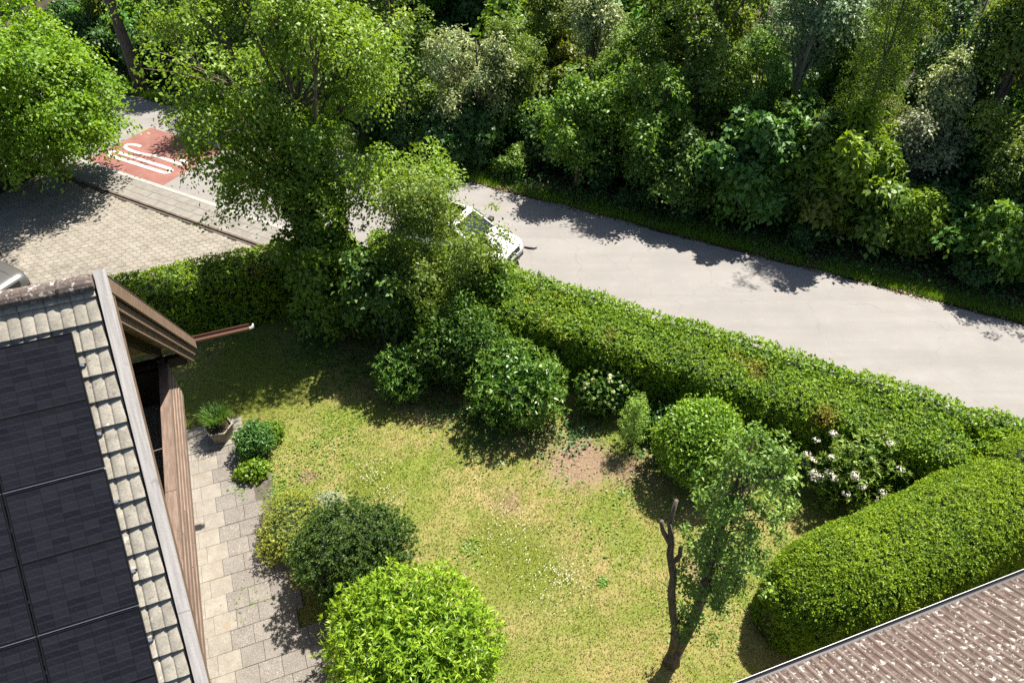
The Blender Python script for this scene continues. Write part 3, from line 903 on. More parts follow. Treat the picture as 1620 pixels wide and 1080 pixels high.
nt.links.new(c, p.inputs['Base Color']); p.inputs['Roughness'].default_value = 0.92
bump(nt, p, nf, 0.6, 0.006)
plain('gutter_dark', (0.0342, 0.0342, 0.038), 0.4, 0.4)
outb = thing('outbuilding', 'low outbuilding with lichen-spotted brown corrugated roof and dark eaves gutter', 'outbuilding', (4.29, 6.20, 0), p2)
outb_rot = Matrix.Rotation(pit, 4, 'X')
def corr_sheet(w, l, pitch=0.177, amp=0.040):
    k = 8
    hp = [0.0, 0.0, 0.0, 0.10, 0.62, 1.0, 0.62, 0.10]        # flat valley, rounded rib
    nxs = int(round(w / pitch)) * k + 1
    mb = MB(); vs_ = []
    for yy, dz in ((0, 0.0), (l, 0.0), (0, -0.008), (l, -0.008)):
        for i in range(nxs):
            vs_.append((i * pitch / k, yy, amp * hp[i % k] + dz))
    fs = [(i, i+1, nxs+i+1, nxs+i) for i in range(nxs-1)]
    fs += [(2*nxs+i, 2*nxs+i+1, i+1, i) for i in range(nxs-1)] + [(2*nxs+i, 3*nxs+i, 3*nxs+i+1, 2*nxs+i+1) for i in range(nxs-1)]
    return mb.add(vs_, fs).mesh('corrugated_sheet')
cs = corr_sheet(0.885, 1.30)
for j in range(4):
    for i in range(12):
        a = -1.6 + i * 0.885
        q = Vector((a, -0.02, 2.60)) + Vector((0, -math.cos(pit), math.sin(pit))) * (j * 1.20) + Vector((0, math.sin(pit), math.cos(pit))) * (0.012 * (j % 2) * 0 + 0.010)
        o = mesh_obj('corrugated_sheet', cs, M['fibre_cement'], outb, loc=q, rot=(math.pi - pit, 0, 0))
        o.rotation_euler = (pit + rr.uniform(-.002, .002), 0, math.pi)
        o.location = q + Vector((0.885, 0, 0.012 * math.cos(pit) * 0))
        o.location.z += 0.004 * (i % 2) + 0.006 * (3 - j)
MB().box(-1.5, 9.0, -4.55, -0.20, -0.1, 2.45).build('wall', M['render_wall'], outb)
trough(-1.7, 9.3, 0.055, 2.545, 0.062, M['gutter_dark'], 'gutter', outb)
MB().tube([(-1.7, 0.118, 2.55), (9.3, 0.118, 2.55)], 0.008, 6).build('gutter_rim', M['aluminium'], outb)

# ------------------------------------------------------------------ garden path
noise_mat('pebble_slab', (0.175, 0.158, 0.140), (0.225, 0.204, 0.183), 3, 0.95, bmp=0.9, bdist=0.010, fine=(55, 0.75), rnd=0.07,
          spots=(42, 0.57, 0.06, (0.27, 0.247, 0.222), 0.7), spots2=(2.5, 0.60, 0.12, (0.13, 0.11, 0.09), 0.4))
noise_mat('pale_slab', (0.190, 0.172, 0.146), (0.250, 0.228, 0.195), 3, 0.95, bmp=0.5, bdist=0.006, fine=(45, 0.45), rnd=0.07,
          spots=(2.5, 0.60, 0.08, (0.17, 0.125, 0.075), 0.5))
path = thing('garden_path', 'garden path of pebbled and pale slabs along the balcony side of the house', 'path', (HP.x, HP.y, 0), PSI)
path['kind'] = 'structure'
S_ = 0.48
sl = MB().cbox(0.002, S_ - 0.002, 0.002, S_ - 0.002, -0.05, 0.045, 0.004).mesh('paving_slab')
sl2 = MB().cbox(0.004, S_ - 0.004, 0.004, S_ - 0.004, -0.05, 0.045, 0.006).mesh('paving_slab')
sl.materials.append(M['pale_slab']); sl2.materials.append(M['pebble_slab'])
for j in range(-6, 15):
    b = -0.02 + j * S_
    if b > 6.8: continue
    nmax = 6 if j < 2 else (5 if j < 8 else 4)
    for i in range(nmax):
        a = -1.19 + i * S_ + (0.16 if j % 2 else 0.0)
        pale = i < 2
        mesh_obj('paving_slab', sl if pale else sl2, None, path, loc=(a, b, rr.uniform(-0.004, 0.004)), rot=(rr.uniform(-.004, .004), rr.uniform(-.004, .004), 0))
MB().box(-1.19, 1.2, -3.2, 6.84, -0.10, 0.030).build('bedding', M['joint_sand'], path)
MB().box(-1.19, 0.86, 6.86, 6.92, -0.1, 0.01).build('dark_strip', M['gutter_dark'], path)  # narrow dark strip in the gap before the end slabs
for i in range(4):
    mesh_obj('paving_slab', sl, None, path, loc=(-1.19 + i * S_, 6.95, 0.02))
    mesh_obj('paving_slab', sl, None, path, loc=(-1.19 + i * S_ * 0.98, 7.43, 0.02))

# ------------------------------------------------------------------ hedges
def fnoise(P, f=1.0, seed=0):
    x, y, z = P[..., 0] * f, P[..., 1] * f, P[..., 2] * f
    s = seed * 1.7
    return (np.sin(1.3*x + 0.7*y + 0.9*z + s) + np.sin(-0.8*x + 1.9*y + 1.1*z + 2.1*s) + np.sin(2.3*x - 1.1*y + 2.0*z + 0.6*s)
            + 0.6*np.sin(3.9*x + 3.1*y - 2.7*z + s) + 0.6*np.sin(-4.3*x + 2.9*y + 3.3*z + 1.3*s)) / 4.2

def hedge(name, label, mat, pts, w, h, n, L, W, rc=0.5, seed=0, bumps=0.10, taper=(0.6, 0.6), group=None, dry=None, side_slope=0.06, fine=0.05, ysq=1.0, upright=0.55, tuft=7):
    rng = np.random.default_rng(seed)
    pts = np.array(pts, float)
    seg = np.linalg.norm(np.diff(pts, axis=0), axis=1); cum = np.concatenate([[0], np.cumsum(seg)]); tot = cum[-1]
    def frame(t):
        i = np.clip(np.searchsorted(cum, t, side='right') - 1, 0, len(seg) - 1)
        f = (t - cum[i]) / seg[i]
        q = pts[i] + (pts[i+1] - pts[i]) * f[..., None]
        d = (pts[i+1] - pts[i]) / seg[i][..., None]
        return q, d
    def endscale(t):
        s = np.ones_like(t)
        a = np.clip(t / max(taper[0], 1e-3), 0, 1); b = np.clip((tot - t) / max(taper[1], 1e-3), 0, 1)
        return np.sqrt(np.clip(1 - (1 - a) ** 2, 0.002, 1)) * np.sqrt(np.clip(1 - (1 - b) ** 2, 0.002, 1))
    # profile
    prof = [(-w, 0.0), (-w + side_slope, h - rc)]
    k = 7
    for i in range(1, k + 1):
        a = math.pi - (math.pi / 2) * i / k
        prof.append((-w + side_slope + rc + rc * math.cos(a), h - rc + rc * math.sin(a)))
    prof += [(-x, z) for x, z in reversed(prof)]
    prof = np.array(prof)
    ps = np.linalg.norm(np.diff(prof, axis=0), axis=1); pc = np.concatenate([[0], np.cumsum(ps)]); pt = pc[-1]
    def surf(t, u, inset=0.0):
        i = np.clip(np.searchsorted(pc, u, side='right') - 1, 0, len(ps) - 1)
        f = (u - pc[i]) / ps[i]
        q2 = prof[i] + (prof[i+1] - prof[i]) * f[..., None]
        d2 = (prof[i+1] - prof[i]) / ps[i][..., None]
        nx_, nz_ = -d2[..., 1], d2[..., 0]
        q, d = frame(t)
        side = np.stack([d[..., 1], -d[..., 0]], -1)          # to the right of travel
        es = endscale(t)
        hs = 0.45 + 0.55 * es
        x2 = (q2[..., 0] - nx_ * inset) * es
        z2 = (q2[..., 1] - nz_ * inset) * hs
        P = np.concatenate([q + side * x2[..., None], z2[..., None]], -1)
        Nn = np.concatenate([side * nx_[..., None], nz_[..., None]], -1)
        # lean the normals outwards at the rounded ends
        e0 = np.clip(1 - t / max(taper[0], 1e-3), 0, 1); e1 = np.clip(1 - (tot - t) / max(taper[1], 1e-3), 0, 1)
        Nn = Nn + np.concatenate([d * (e1 - e0)[..., None] * 1.4, np.zeros_like(d[..., :1])], -1)
        Nn = unit(Nn)
        P = P + Nn * (bumps * fnoise(P, 0.9, seed) + bumps * 0.5 * fnoise(P, 2.6, seed + 3))[..., None]
        return P, Nn
    nt_ = n // tuft                                         # shoots, seven small sprays each
    t = rng.random(nt_) * tot; u = rng.random(nt_) * pt
    P, Nn = surf(t, u)
    clump = fnoise(P, 5.0, seed + 7)
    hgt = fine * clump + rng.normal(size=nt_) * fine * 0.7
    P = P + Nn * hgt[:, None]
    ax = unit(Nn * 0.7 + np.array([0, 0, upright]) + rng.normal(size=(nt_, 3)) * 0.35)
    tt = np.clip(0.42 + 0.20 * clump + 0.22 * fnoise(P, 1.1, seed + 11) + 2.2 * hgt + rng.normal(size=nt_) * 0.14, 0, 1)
    P = np.repeat(P, tuft, axis=0); Nn = np.repeat(Nn, tuft, axis=0); ax = np.repeat(ax, tuft, axis=0)
    n = len(P)
    rd = rand_dirs(rng, n)
    D = ax * 0.75 + rd * 0.75
    P = P + unit(D) * (L * 0.5) + rng.normal(size=(n, 3)) * 0.012
    NN = Nn * 1.0 + np.array([0, 0, 0.3]) + rng.normal(size=(n, 3)) * 0.45
    V = leaves(P, D, NN, L * rng.uniform(0.6, 1.35, n), W * rng.uniform(0.6, 1.35, n))
    tint = np.clip(np.repeat(tt, tuft) + rng.normal(size=n) * 0.12, 0, 1)
    at = {'tint': tint}
    if dry is not None:
        dv = np.clip((fnoise(P, dry[0], seed + 21) - dry[1]) * dry[2], 0, 1) * np.clip((Nn[:, 2] + 0.2) * 2, 0, 1)
        at['dry'] = dv * rng.uniform(0.3, 1, n)
    keep = V[:, :, 2].min(axis=1) > 0.01
    V = V[keep]; at = {k_: a_[keep] for k_, a_ in at.items()}
    c = pts.mean(axis=0)
    root = thing(name, label, 'hedge', (c[0], c[1], 0), 0, group)
    V = V - np.array([c[0], c[1], 0])
    o = mesh_obj('foliage', quads_mesh('foliage', V, at), mat, root)
    # dense twiggy inside
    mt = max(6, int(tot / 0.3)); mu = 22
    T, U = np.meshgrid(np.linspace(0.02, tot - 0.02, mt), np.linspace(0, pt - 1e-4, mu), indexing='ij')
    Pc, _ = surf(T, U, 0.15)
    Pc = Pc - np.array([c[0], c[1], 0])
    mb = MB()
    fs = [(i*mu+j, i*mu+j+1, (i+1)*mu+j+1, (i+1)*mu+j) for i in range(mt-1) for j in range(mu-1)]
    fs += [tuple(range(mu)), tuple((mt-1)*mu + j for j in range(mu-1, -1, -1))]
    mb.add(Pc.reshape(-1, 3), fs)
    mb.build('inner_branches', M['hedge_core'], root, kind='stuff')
    return root

hl = lambda x, c: (x, c - 0.5 * x)
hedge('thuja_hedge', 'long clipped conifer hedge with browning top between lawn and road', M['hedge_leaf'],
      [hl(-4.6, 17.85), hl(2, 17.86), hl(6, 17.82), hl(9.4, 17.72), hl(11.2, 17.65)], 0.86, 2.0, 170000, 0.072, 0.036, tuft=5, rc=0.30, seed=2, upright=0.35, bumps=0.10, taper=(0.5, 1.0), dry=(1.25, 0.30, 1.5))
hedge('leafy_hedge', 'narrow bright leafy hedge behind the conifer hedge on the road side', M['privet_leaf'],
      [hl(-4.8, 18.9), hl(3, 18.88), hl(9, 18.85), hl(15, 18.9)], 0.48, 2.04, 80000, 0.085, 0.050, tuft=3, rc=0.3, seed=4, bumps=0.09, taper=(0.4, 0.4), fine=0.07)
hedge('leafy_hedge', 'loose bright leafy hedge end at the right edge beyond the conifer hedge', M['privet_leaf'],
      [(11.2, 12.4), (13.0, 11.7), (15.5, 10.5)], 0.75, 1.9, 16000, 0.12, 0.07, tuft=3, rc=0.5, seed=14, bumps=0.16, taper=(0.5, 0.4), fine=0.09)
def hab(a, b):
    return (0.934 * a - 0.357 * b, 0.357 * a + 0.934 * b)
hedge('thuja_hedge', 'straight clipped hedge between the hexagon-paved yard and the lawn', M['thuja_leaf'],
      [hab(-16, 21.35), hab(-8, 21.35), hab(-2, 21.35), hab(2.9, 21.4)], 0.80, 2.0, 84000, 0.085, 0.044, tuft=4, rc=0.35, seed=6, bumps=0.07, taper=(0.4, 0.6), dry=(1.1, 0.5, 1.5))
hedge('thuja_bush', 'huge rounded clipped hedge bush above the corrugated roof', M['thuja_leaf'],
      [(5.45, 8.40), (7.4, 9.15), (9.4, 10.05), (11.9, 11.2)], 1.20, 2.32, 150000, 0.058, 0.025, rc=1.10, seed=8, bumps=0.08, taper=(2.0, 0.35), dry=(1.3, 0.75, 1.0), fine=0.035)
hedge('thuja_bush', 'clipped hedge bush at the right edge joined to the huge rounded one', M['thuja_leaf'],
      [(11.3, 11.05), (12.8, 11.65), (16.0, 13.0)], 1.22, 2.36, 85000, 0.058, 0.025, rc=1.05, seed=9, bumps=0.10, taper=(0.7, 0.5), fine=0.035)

# ------------------------------------------------------------------ garden bushes and small plants
def bush(name, label, mat, loc, Rr, n, L, W, seed=0, zc=None, lumps=0.12, group=None, shell=0.22, rosette=0, jitter=0.5, stems=5, cat='bush', up=0.35, tintb=0.0, core=0.0, shoots=0.045):
    """rounded bush: leaves over a lumpy ellipsoid, standing on a few stems"""
    rng = np.random.default_rng(seed)
    Rr = np.array(Rr, float); zc = Rr[2] * 0.92 if zc is None else zc
    if rosette:
        nc = n // rosette
        d = rand_dirs(rng, nc)
        d = np.repeat(d, rosette, axis=0)
        m_ = len(d)
    else:
        d = rand_dirs(rng, n); m_ = n
    P0 = d * Rr
    rad = 1 + lumps * fnoise(P0, 2.2 / Rr[0] * 1.2, seed) + 0.5 * lumps * fnoise(P0, 6.0 / Rr[0], seed + 2)
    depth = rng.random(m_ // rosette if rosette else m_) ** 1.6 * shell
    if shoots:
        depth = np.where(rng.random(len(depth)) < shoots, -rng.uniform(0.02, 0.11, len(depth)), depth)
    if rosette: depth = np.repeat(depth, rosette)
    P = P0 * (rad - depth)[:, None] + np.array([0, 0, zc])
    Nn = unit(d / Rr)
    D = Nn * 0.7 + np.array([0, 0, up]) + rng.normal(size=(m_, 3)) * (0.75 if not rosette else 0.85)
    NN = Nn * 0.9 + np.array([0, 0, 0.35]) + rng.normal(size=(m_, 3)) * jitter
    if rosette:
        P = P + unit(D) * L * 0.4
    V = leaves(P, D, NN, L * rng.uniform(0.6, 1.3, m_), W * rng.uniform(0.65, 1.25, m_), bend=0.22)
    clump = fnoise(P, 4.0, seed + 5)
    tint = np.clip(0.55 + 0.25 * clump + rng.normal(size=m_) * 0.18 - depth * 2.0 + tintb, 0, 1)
    keep = V[:, :, 2].min(axis=1) > 0.02
    t = thing(name, label, cat, (loc[0], loc[1], 0), 0, group)
    mesh_obj('foliage', quads_mesh('foliage', V[keep], {'tint': tint[keep]}), mat, t)
    mb = MB()
    for s in range(stems):
        a = s * 2 * math.pi / stems + rng.random()
        q, r2 = limb(rng, (0.12 * Rr[0] * math.cos(a), 0.12 * Rr[1] * math.sin(a), -0.05),
                     (0.6 * Rr[0] * math.cos(a), 0.6 * Rr[1] * math.sin(a), zc + Rr[2] * 0.25), 0.035, 0.008, 5)
        mb.tube(q, r2, 5)
    mb.build('stems', M['bark'], t, True)
    if core:
        mbc = MB(); uu_, vv_n = 14, 9
        vs2 = [(core * Rr[0] * math.sin(math.pi * (j + .5) / vv_n) * math.cos(2 * math.pi * i / uu_), core * Rr[1] * math.sin(math.pi * (j + .5) / vv_n) * math.sin(2 * math.pi * i / uu_),
                max(0.02, zc + core * Rr[2] * math.cos(math.pi * (j + .5) / vv_n))) for j in range(vv_n) for i in range(uu_)]
        mbc.add(vs2, [(j*uu_+i, (j+1)*uu_+i, (j+1)*uu_+(i+1) % uu_, j*uu_+(i+1) % uu_) for j in range(vv_n-1) for i in range(uu_)] + [tuple(range(uu_))])
        mbc.build('inner_branches', M['hedge_core'], t)
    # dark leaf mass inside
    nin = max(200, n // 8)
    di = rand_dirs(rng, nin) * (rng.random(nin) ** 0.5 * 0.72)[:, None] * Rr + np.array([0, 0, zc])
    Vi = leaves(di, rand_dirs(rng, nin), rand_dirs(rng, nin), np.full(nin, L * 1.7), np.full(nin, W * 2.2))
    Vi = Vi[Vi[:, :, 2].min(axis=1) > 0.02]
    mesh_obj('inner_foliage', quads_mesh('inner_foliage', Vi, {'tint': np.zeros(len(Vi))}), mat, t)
    return t

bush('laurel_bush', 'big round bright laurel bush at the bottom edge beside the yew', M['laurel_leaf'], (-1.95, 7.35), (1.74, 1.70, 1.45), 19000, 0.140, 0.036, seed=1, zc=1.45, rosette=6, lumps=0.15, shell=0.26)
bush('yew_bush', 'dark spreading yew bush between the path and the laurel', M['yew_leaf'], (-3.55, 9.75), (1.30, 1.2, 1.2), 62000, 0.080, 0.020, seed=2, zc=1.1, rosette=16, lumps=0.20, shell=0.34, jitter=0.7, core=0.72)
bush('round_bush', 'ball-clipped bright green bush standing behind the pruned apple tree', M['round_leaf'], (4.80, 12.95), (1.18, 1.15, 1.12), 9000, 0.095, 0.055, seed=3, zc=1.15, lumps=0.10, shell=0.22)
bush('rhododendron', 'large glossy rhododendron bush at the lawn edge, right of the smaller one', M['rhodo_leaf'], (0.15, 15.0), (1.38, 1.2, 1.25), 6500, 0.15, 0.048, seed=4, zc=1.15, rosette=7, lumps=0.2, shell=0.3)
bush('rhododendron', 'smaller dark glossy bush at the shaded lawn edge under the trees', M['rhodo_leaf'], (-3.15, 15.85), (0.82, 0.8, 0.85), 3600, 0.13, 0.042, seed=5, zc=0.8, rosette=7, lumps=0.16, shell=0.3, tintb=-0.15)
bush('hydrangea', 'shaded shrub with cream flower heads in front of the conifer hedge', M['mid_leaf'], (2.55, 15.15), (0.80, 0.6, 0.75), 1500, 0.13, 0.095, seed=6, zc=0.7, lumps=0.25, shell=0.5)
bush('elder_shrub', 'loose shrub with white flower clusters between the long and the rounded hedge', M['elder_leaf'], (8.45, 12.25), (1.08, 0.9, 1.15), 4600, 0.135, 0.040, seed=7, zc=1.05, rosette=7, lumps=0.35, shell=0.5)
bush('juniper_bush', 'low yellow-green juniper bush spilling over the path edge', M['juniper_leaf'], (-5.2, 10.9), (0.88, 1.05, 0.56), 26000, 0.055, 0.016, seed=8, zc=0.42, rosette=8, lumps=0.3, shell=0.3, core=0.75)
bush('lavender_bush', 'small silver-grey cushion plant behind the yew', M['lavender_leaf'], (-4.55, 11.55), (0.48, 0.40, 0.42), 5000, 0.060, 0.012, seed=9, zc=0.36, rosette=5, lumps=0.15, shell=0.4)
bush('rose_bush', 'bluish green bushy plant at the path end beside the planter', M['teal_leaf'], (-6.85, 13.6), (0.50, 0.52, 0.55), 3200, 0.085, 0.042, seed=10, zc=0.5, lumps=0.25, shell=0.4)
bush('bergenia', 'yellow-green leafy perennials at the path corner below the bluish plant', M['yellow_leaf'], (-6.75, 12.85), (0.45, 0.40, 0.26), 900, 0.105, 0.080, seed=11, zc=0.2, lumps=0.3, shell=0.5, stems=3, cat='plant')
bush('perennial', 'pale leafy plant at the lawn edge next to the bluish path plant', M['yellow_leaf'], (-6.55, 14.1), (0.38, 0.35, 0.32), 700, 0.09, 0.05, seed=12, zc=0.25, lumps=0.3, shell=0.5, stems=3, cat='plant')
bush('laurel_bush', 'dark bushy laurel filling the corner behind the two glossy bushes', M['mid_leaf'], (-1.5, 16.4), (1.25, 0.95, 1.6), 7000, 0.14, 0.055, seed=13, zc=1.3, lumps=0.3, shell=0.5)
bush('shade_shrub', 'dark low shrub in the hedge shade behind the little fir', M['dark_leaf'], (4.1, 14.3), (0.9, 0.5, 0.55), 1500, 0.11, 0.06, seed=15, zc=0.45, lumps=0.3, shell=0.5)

# flower heads
def flowers(name, parent, pts, rr_, n, L, mat, seed):
    rng = np.random.default_rng(seed)
    for i, q in enumerate(pts):
        d = rand_dirs(rng, n); d[:, 2] = np.abs(d[:, 2])
        P = np.array(q) + d * rr_ * np.array([1, 1, 0.45])
        V = leaves(P, np.cross(d, rand_dirs(rng, n)), d + np.array([0, 0, 0.3]), np.full(n, L), np.full(n, L * 0.8), bend=0)
        mesh_obj(name, quads_mesh(name, V, {'tint': rng.random(n)}), mat, parent, kind='stuff')
bo = bpy.data.objects
rng = np.random.default_rng(71)
def on_bush(o_, Rr, zc, k, zmin=0.1):
    out = []
    while len(out) < k:
        d = rand_dirs(rng, 1)[0]
        if d[2] > zmin and d[1] < 0.55:
            out.append(tuple(d * np.array(Rr) * 1.0 + np.array([0, 0, zc])))
    return out
flowers('flower_head', bo['elder_shrub'], on_bush('e', (1.15, 0.95, 1.1), 1.08, 26, -0.35), 0.105, 44, 0.045, M['petal'], 1)
flowers('flower_head', bo['hydrangea'], on_bush('h', (0.75, 0.55, 0.72), 0.75, 17, -0.3), 0.055, 12, 0.065, M['cream_petal'], 2)

# little fir
rng = np.random.default_rng(31)
fir = thing('fir_sapling', 'little light green fir standing alone at the bed by the hedge', 'fir tree', (3.24, 13.85, 0))
cC, cO = [], []
for k in range(64):
    z = 0.12 + 1.55 * (k / 64) ** 0.85
    r0 = 0.62 * (1 - z / 2.0) ** 0.7 * rng.uniform(0.6, 1.15)
    a = k * 2.399
    for f in (0.3, 0.6, 0.9):
        cC.append((math.cos(a) * r0 * f, math.sin(a) * r0 * f, z + 0.34 * f * f)); cO.append((math.cos(a), math.sin(a), 0.5))
V, tint = clump_leaves(rng, np.array(cC), np.array(cO), 26, 0.085, 0.065, 0.014, up=0.3, droop=0.0, jit=0.9, thick=0.8)
mesh_obj('foliage', quads_mesh('foliage', V, {'tint': tint}), M['fir_leaf'], fir)
mb = MB(); mb.tube([(0, 0, -0.05), (0.01, 0, 0.9), (0, 0, 1.8)], [0.03, 0.02, 0.006], 6)
mb.build('trunk', M['bark'], fir)

# concrete planter with a feathery plant
noise_mat('planter_stone', (0.1824, 0.152, 0.114), (0.2736, 0.2356, 0.1824), 6, 0.9, bmp=0.5, fine=(50, 0.4))
noise_mat('planter_soil', (0.0228, 0.01672, 0.0114), (0.0456, 0.0342, 0.0228), 20, 0.95)
pl = thing('planter', 'hexagonal pale stone planter on the slabs at the path end', 'planter', (-7.95, 14.12, 0.06), R(12))
mb = MB(); n = 6; vs_ = []
for r0, z in ((0.29, 0.0), (0.38, 0.40), (0.40, 0.45), (0.35, 0.45), (0.34, 0.38)):
    vs_ += [(r0 * math.cos(k * math.pi / 3), r0 * math.sin(k * math.pi / 3), z) for k in range(n)]
mb.add(vs_, [(r_*n+k, r_*n+(k+1) % n, (r_+1)*n+(k+1) % n, (r_+1)*n+k) for r_ in range(4) for k in range(n)] + [tuple(range(n-1, -1, -1))])
mb.build('pot', M['planter_stone'], pl)
MB().add([(0.342 * math.cos(k * math.pi / 3), 0.342 * math.sin(k * math.pi / 3), 0.385) for k in range(6)], [tuple(range(6))]).build('soil', M['planter_soil'], pl)
pp = thing('potted_plant', 'feathery dark green plant growing in the hexagonal planter', 'plant', (-7.97, 14.20, 0.44))
n = 2600
rng = np.random.default_rng(33)
a = rng.random(n) * 6.28; tl = rng.uniform(0.1, 1, n)
out = tl * 0.52
P = np.stack([np.cos(a) * out * rng.uniform(0.5, 1, n), np.sin(a) * out * rng.uniform(0.5, 1, n), 0.02 + 0.75 * tl * (1.1 - 0.45 * tl) * rng.uniform(0.6, 1.1, n)], 1)
D = np.stack([np.cos(a), np.sin(a), np.full(n, 1.1)], 1) + rng.normal(size=(n, 3)) * 0.3
V = leaves(P, D, rand_dirs(rng, n), rng.uniform(0.08, 0.16, n), np.full(n, 0.016))
mesh_obj('foliage', quads_mesh('foliage', V, {'tint': rng.random(n) * 0.6 + 0.2 * tl}), M['mid_leaf'], pp)

# pruned apple tree with a bare dead fork
ap = thing('apple_tree', 'old forked fruit tree with one bare pruned stem and one leafy stem', 'tree', (3.40, 7.80, 0))
mb = MB()
mb.tube([(0.0, 0, -0.1), (0.0, 0.0, 0.25), (0.05, 0.0, 0.6)], [0.21, 0.16, 0.13], 9)
leafy = [(0.03, 0, 0.4), (0.16, 0.02, 1.2), (0.20, -0.02, 2.2), (0.22, 0.05, 3.2), (0.24, 0.1, 4.3), (0.30, 0.2, 5.6), (0.42, 0.3, 6.8)]
mb.tube(leafy, [0.125, 0.11, 0.10, 0.085, 0.065, 0.04, 0.015], 8)
mb.tube([(0.21, -0.02, 2.6), (0.45, 0.05, 3.1), (0.75, 0.1, 3.5), (0.95, 0.15, 4.0)], [0.07, 0.055, 0.04, 0.02], 7)
mb.build('trunk', M['mossy_bark'], ap, True)
mb = MB()
mb.tube([(-0.03, 0, 0.4), (-0.06, 0.0, 0.9), (-0.12, 0.02, 1.5), (-0.27, -0.02, 2.1), (-0.38, 0.03, 2.8), (-0.42, 0.0, 3.3), (-0.57, 0.03, 4.0), (-0.60, 0.02, 4.4), (-0.70, 0.03, 4.9), (-0.67, 0.05, 5.55)],
        [0.105, 0.092, 0.088, 0.080, 0.078, 0.066, 0.068, 0.056, 0.042, 0.036], 9)
for q in range(9):
    z = 0.8 + q * 0.42; x = -0.05 - max(0, z - 0.8) * 0.155
    mb.tube([(x, 0.03, z), (x + rr.uniform(-.1, .1), rr.uniform(-.1, .1), z + 0.06)], [0.05, 0.022], 6)
mb.tube([(-0.62, 0.02, 4.35), (-0.80, 0.02, 4.75), (-0.86, 0.0, 5.05)], [0.05, 0.042, 0.036], 7)
mb.tube([(-0.50, 0.02, 3.7), (-0.40, 0.0, 4.0), (-0.42, 0.0, 4.25)], [0.05, 0.045, 0.04], 7)
for q in range(7):
    z = rr.uniform(2.4, 5.2); x = -0.28 - (z - 2.3) * 0.16; a = rr.uniform(0, 6.28); l = rr.uniform(0.15, 0.5)
    mb.tube([(x, 0, z), (x + l * 0.5 * math.cos(a), l * 0.5 * math.sin(a), z + 0.12), (x + l * math.cos(a), l * math.sin(a), z + 0.16)], [0.014, 0.009, 0.004], 4)
mb.build('bare_stem', M['mossy_bark'], ap, True)
rng = np.random.default_rng(41)
cC, cO = [], []
for k in range(195):
    t = rng.random() ** 0.85
    z = 2.3 + 4.6 * t
    rmax = 0.32 + 0.52 * math.sin(math.pi * min(1, (z - 2.1) / 5.4)) ** 0.8
    a = rng.random() * 6.28
    r0 = rmax * math.sqrt(rng.random())
    cx = 0.22 + 0.06 * (z - 2)
    cC.append((cx + r0 * math.cos(a), 0.1 + r0 * math.sin(a), z)); cO.append((math.cos(a), math.sin(a), 0.6))
for k in range(26):
    cC.append((0.55 + rng.normal() * 0.28 + 0.2, 0.1 + rng.normal() * 0.25, 3.6 + rng.normal() * 0.25)); cO.append((rng.normal(), rng.normal(), 0.6))
for k in range(16):
    cC.append((0.25 + rng.normal() * 0.16, rng.normal() * 0.15, 1.2 + rng.random() * 0.9)); cO.append((rng.normal(), rng.normal(), 0.3))
V, tint = clump_leaves(rng, np.array(cC), np.array(cO), 44, 0.165, 0.078, 0.045, up=0.4, droop=0.2, jit=0.8, thick=0.6)
mesh_obj('crown', quads_mesh('crown', V, {'tint': tint}), M['apple_leaf'], ap)
mb = MB()
for i in range(0, len(cC), 3):
    q = np.array(cC[i]); b = np.array([0.2 + 0.03 * q[2], 0.05, q[2] - 0.45])
    q2, r3 = limb(rng, b, q, 0.016, 0.005, 4)
    mb.tube(q2, r3, 4, cap=False)
mb.build('twigs', M['mossy_bark'], ap, kind='stuff')

# ------------------------------------------------------------------ the ivy-clad garden tree and its neighbours
def ivy(rng):
    n = 420
    z = rng.uniform(0.2, 6.8, n)
    a = rng.random(n) * 6.28
    r0 = 0.35 + 0.5 * rng.random(n) + 0.25 * np.sin(z * 2)
    C = np.stack([r0 * np.cos(a), r0 * np.sin(a), z], 1)
    O = np.stack([np.cos(a), np.sin(a), np.full(n, 0.3)], 1)
    V1, t1 = clump_leaves(rng, C, O, 26, 0.36, 0.13, 0.10, up=0.2, droop=0.6, jit=0.5)
    # low leafy skirt on the lawn side
    n = 120
    a = rng.random(n) * 6.28
    C = np.stack([0.1 + 1.15 * np.cos(a) * rng.uniform(0.4, 1.1, n), -0.7 + 0.9 * np.sin(a) * rng.uniform(0.4, 1.1, n), rng.uniform(0.7, 3.7, n)], 1)
    O = np.stack([np.cos(a), np.sin(a), np.full(n, 0.4)], 1)
    V2, t2 = clump_leaves(rng, C, O, 46, 0.42, 0.16, 0.105, up=0.5, droop=0.5, jit=0.5)
    # hanging side sprays at half height
    n = 330
    sgn = np.where(rng.random(n) < 0.42, -1, 1)
    l = np.where(sgn > 0, rng.uniform(0.3, 3.9, n), rng.uniform(0.3, 2.9, n))
    C = np.stack([sgn * l, rng.normal(size=n) * 0.6 + 0.35 * l, 6.3 - 0.45 * l - rng.uniform(0, 2.3, n) * (1 - 0.2 * l)], 1)
    O = np.stack([sgn * 1.0, rng.normal(size=n) * 0.3, np.full(n, 0.4)], 1)
    V3, t3 = clump_leaves(rng, C, O, 44, 0.46, 0.12, 0.075, up=0.7, droop=0.7, jit=0.6)
    return np.concatenate([V1, V2, V3]), np.concatenate([t1 * 0.35, t2 * 0.6, t3])
tree('ivy_clad_tree', 'tall garden tree with ivy-dark trunk and wide bright crown at the hedge corner', 'tree', (-5.65, 19.3),
     M['lime_leaf'], M['bark'], 101, (-0.45, 1.1, 7.6), (3.5, 2.7, 3.5), trunk_r=0.22, n_lobes=30, n_cl=440, per=70, cl_r=0.60, L=0.115, W=0.070,
     lobe=(0.14, 0.30), inner=0.06, low=-0.5, droop=0.6, lsp=(0.5, 1.0), extra=ivy, twigs=5)

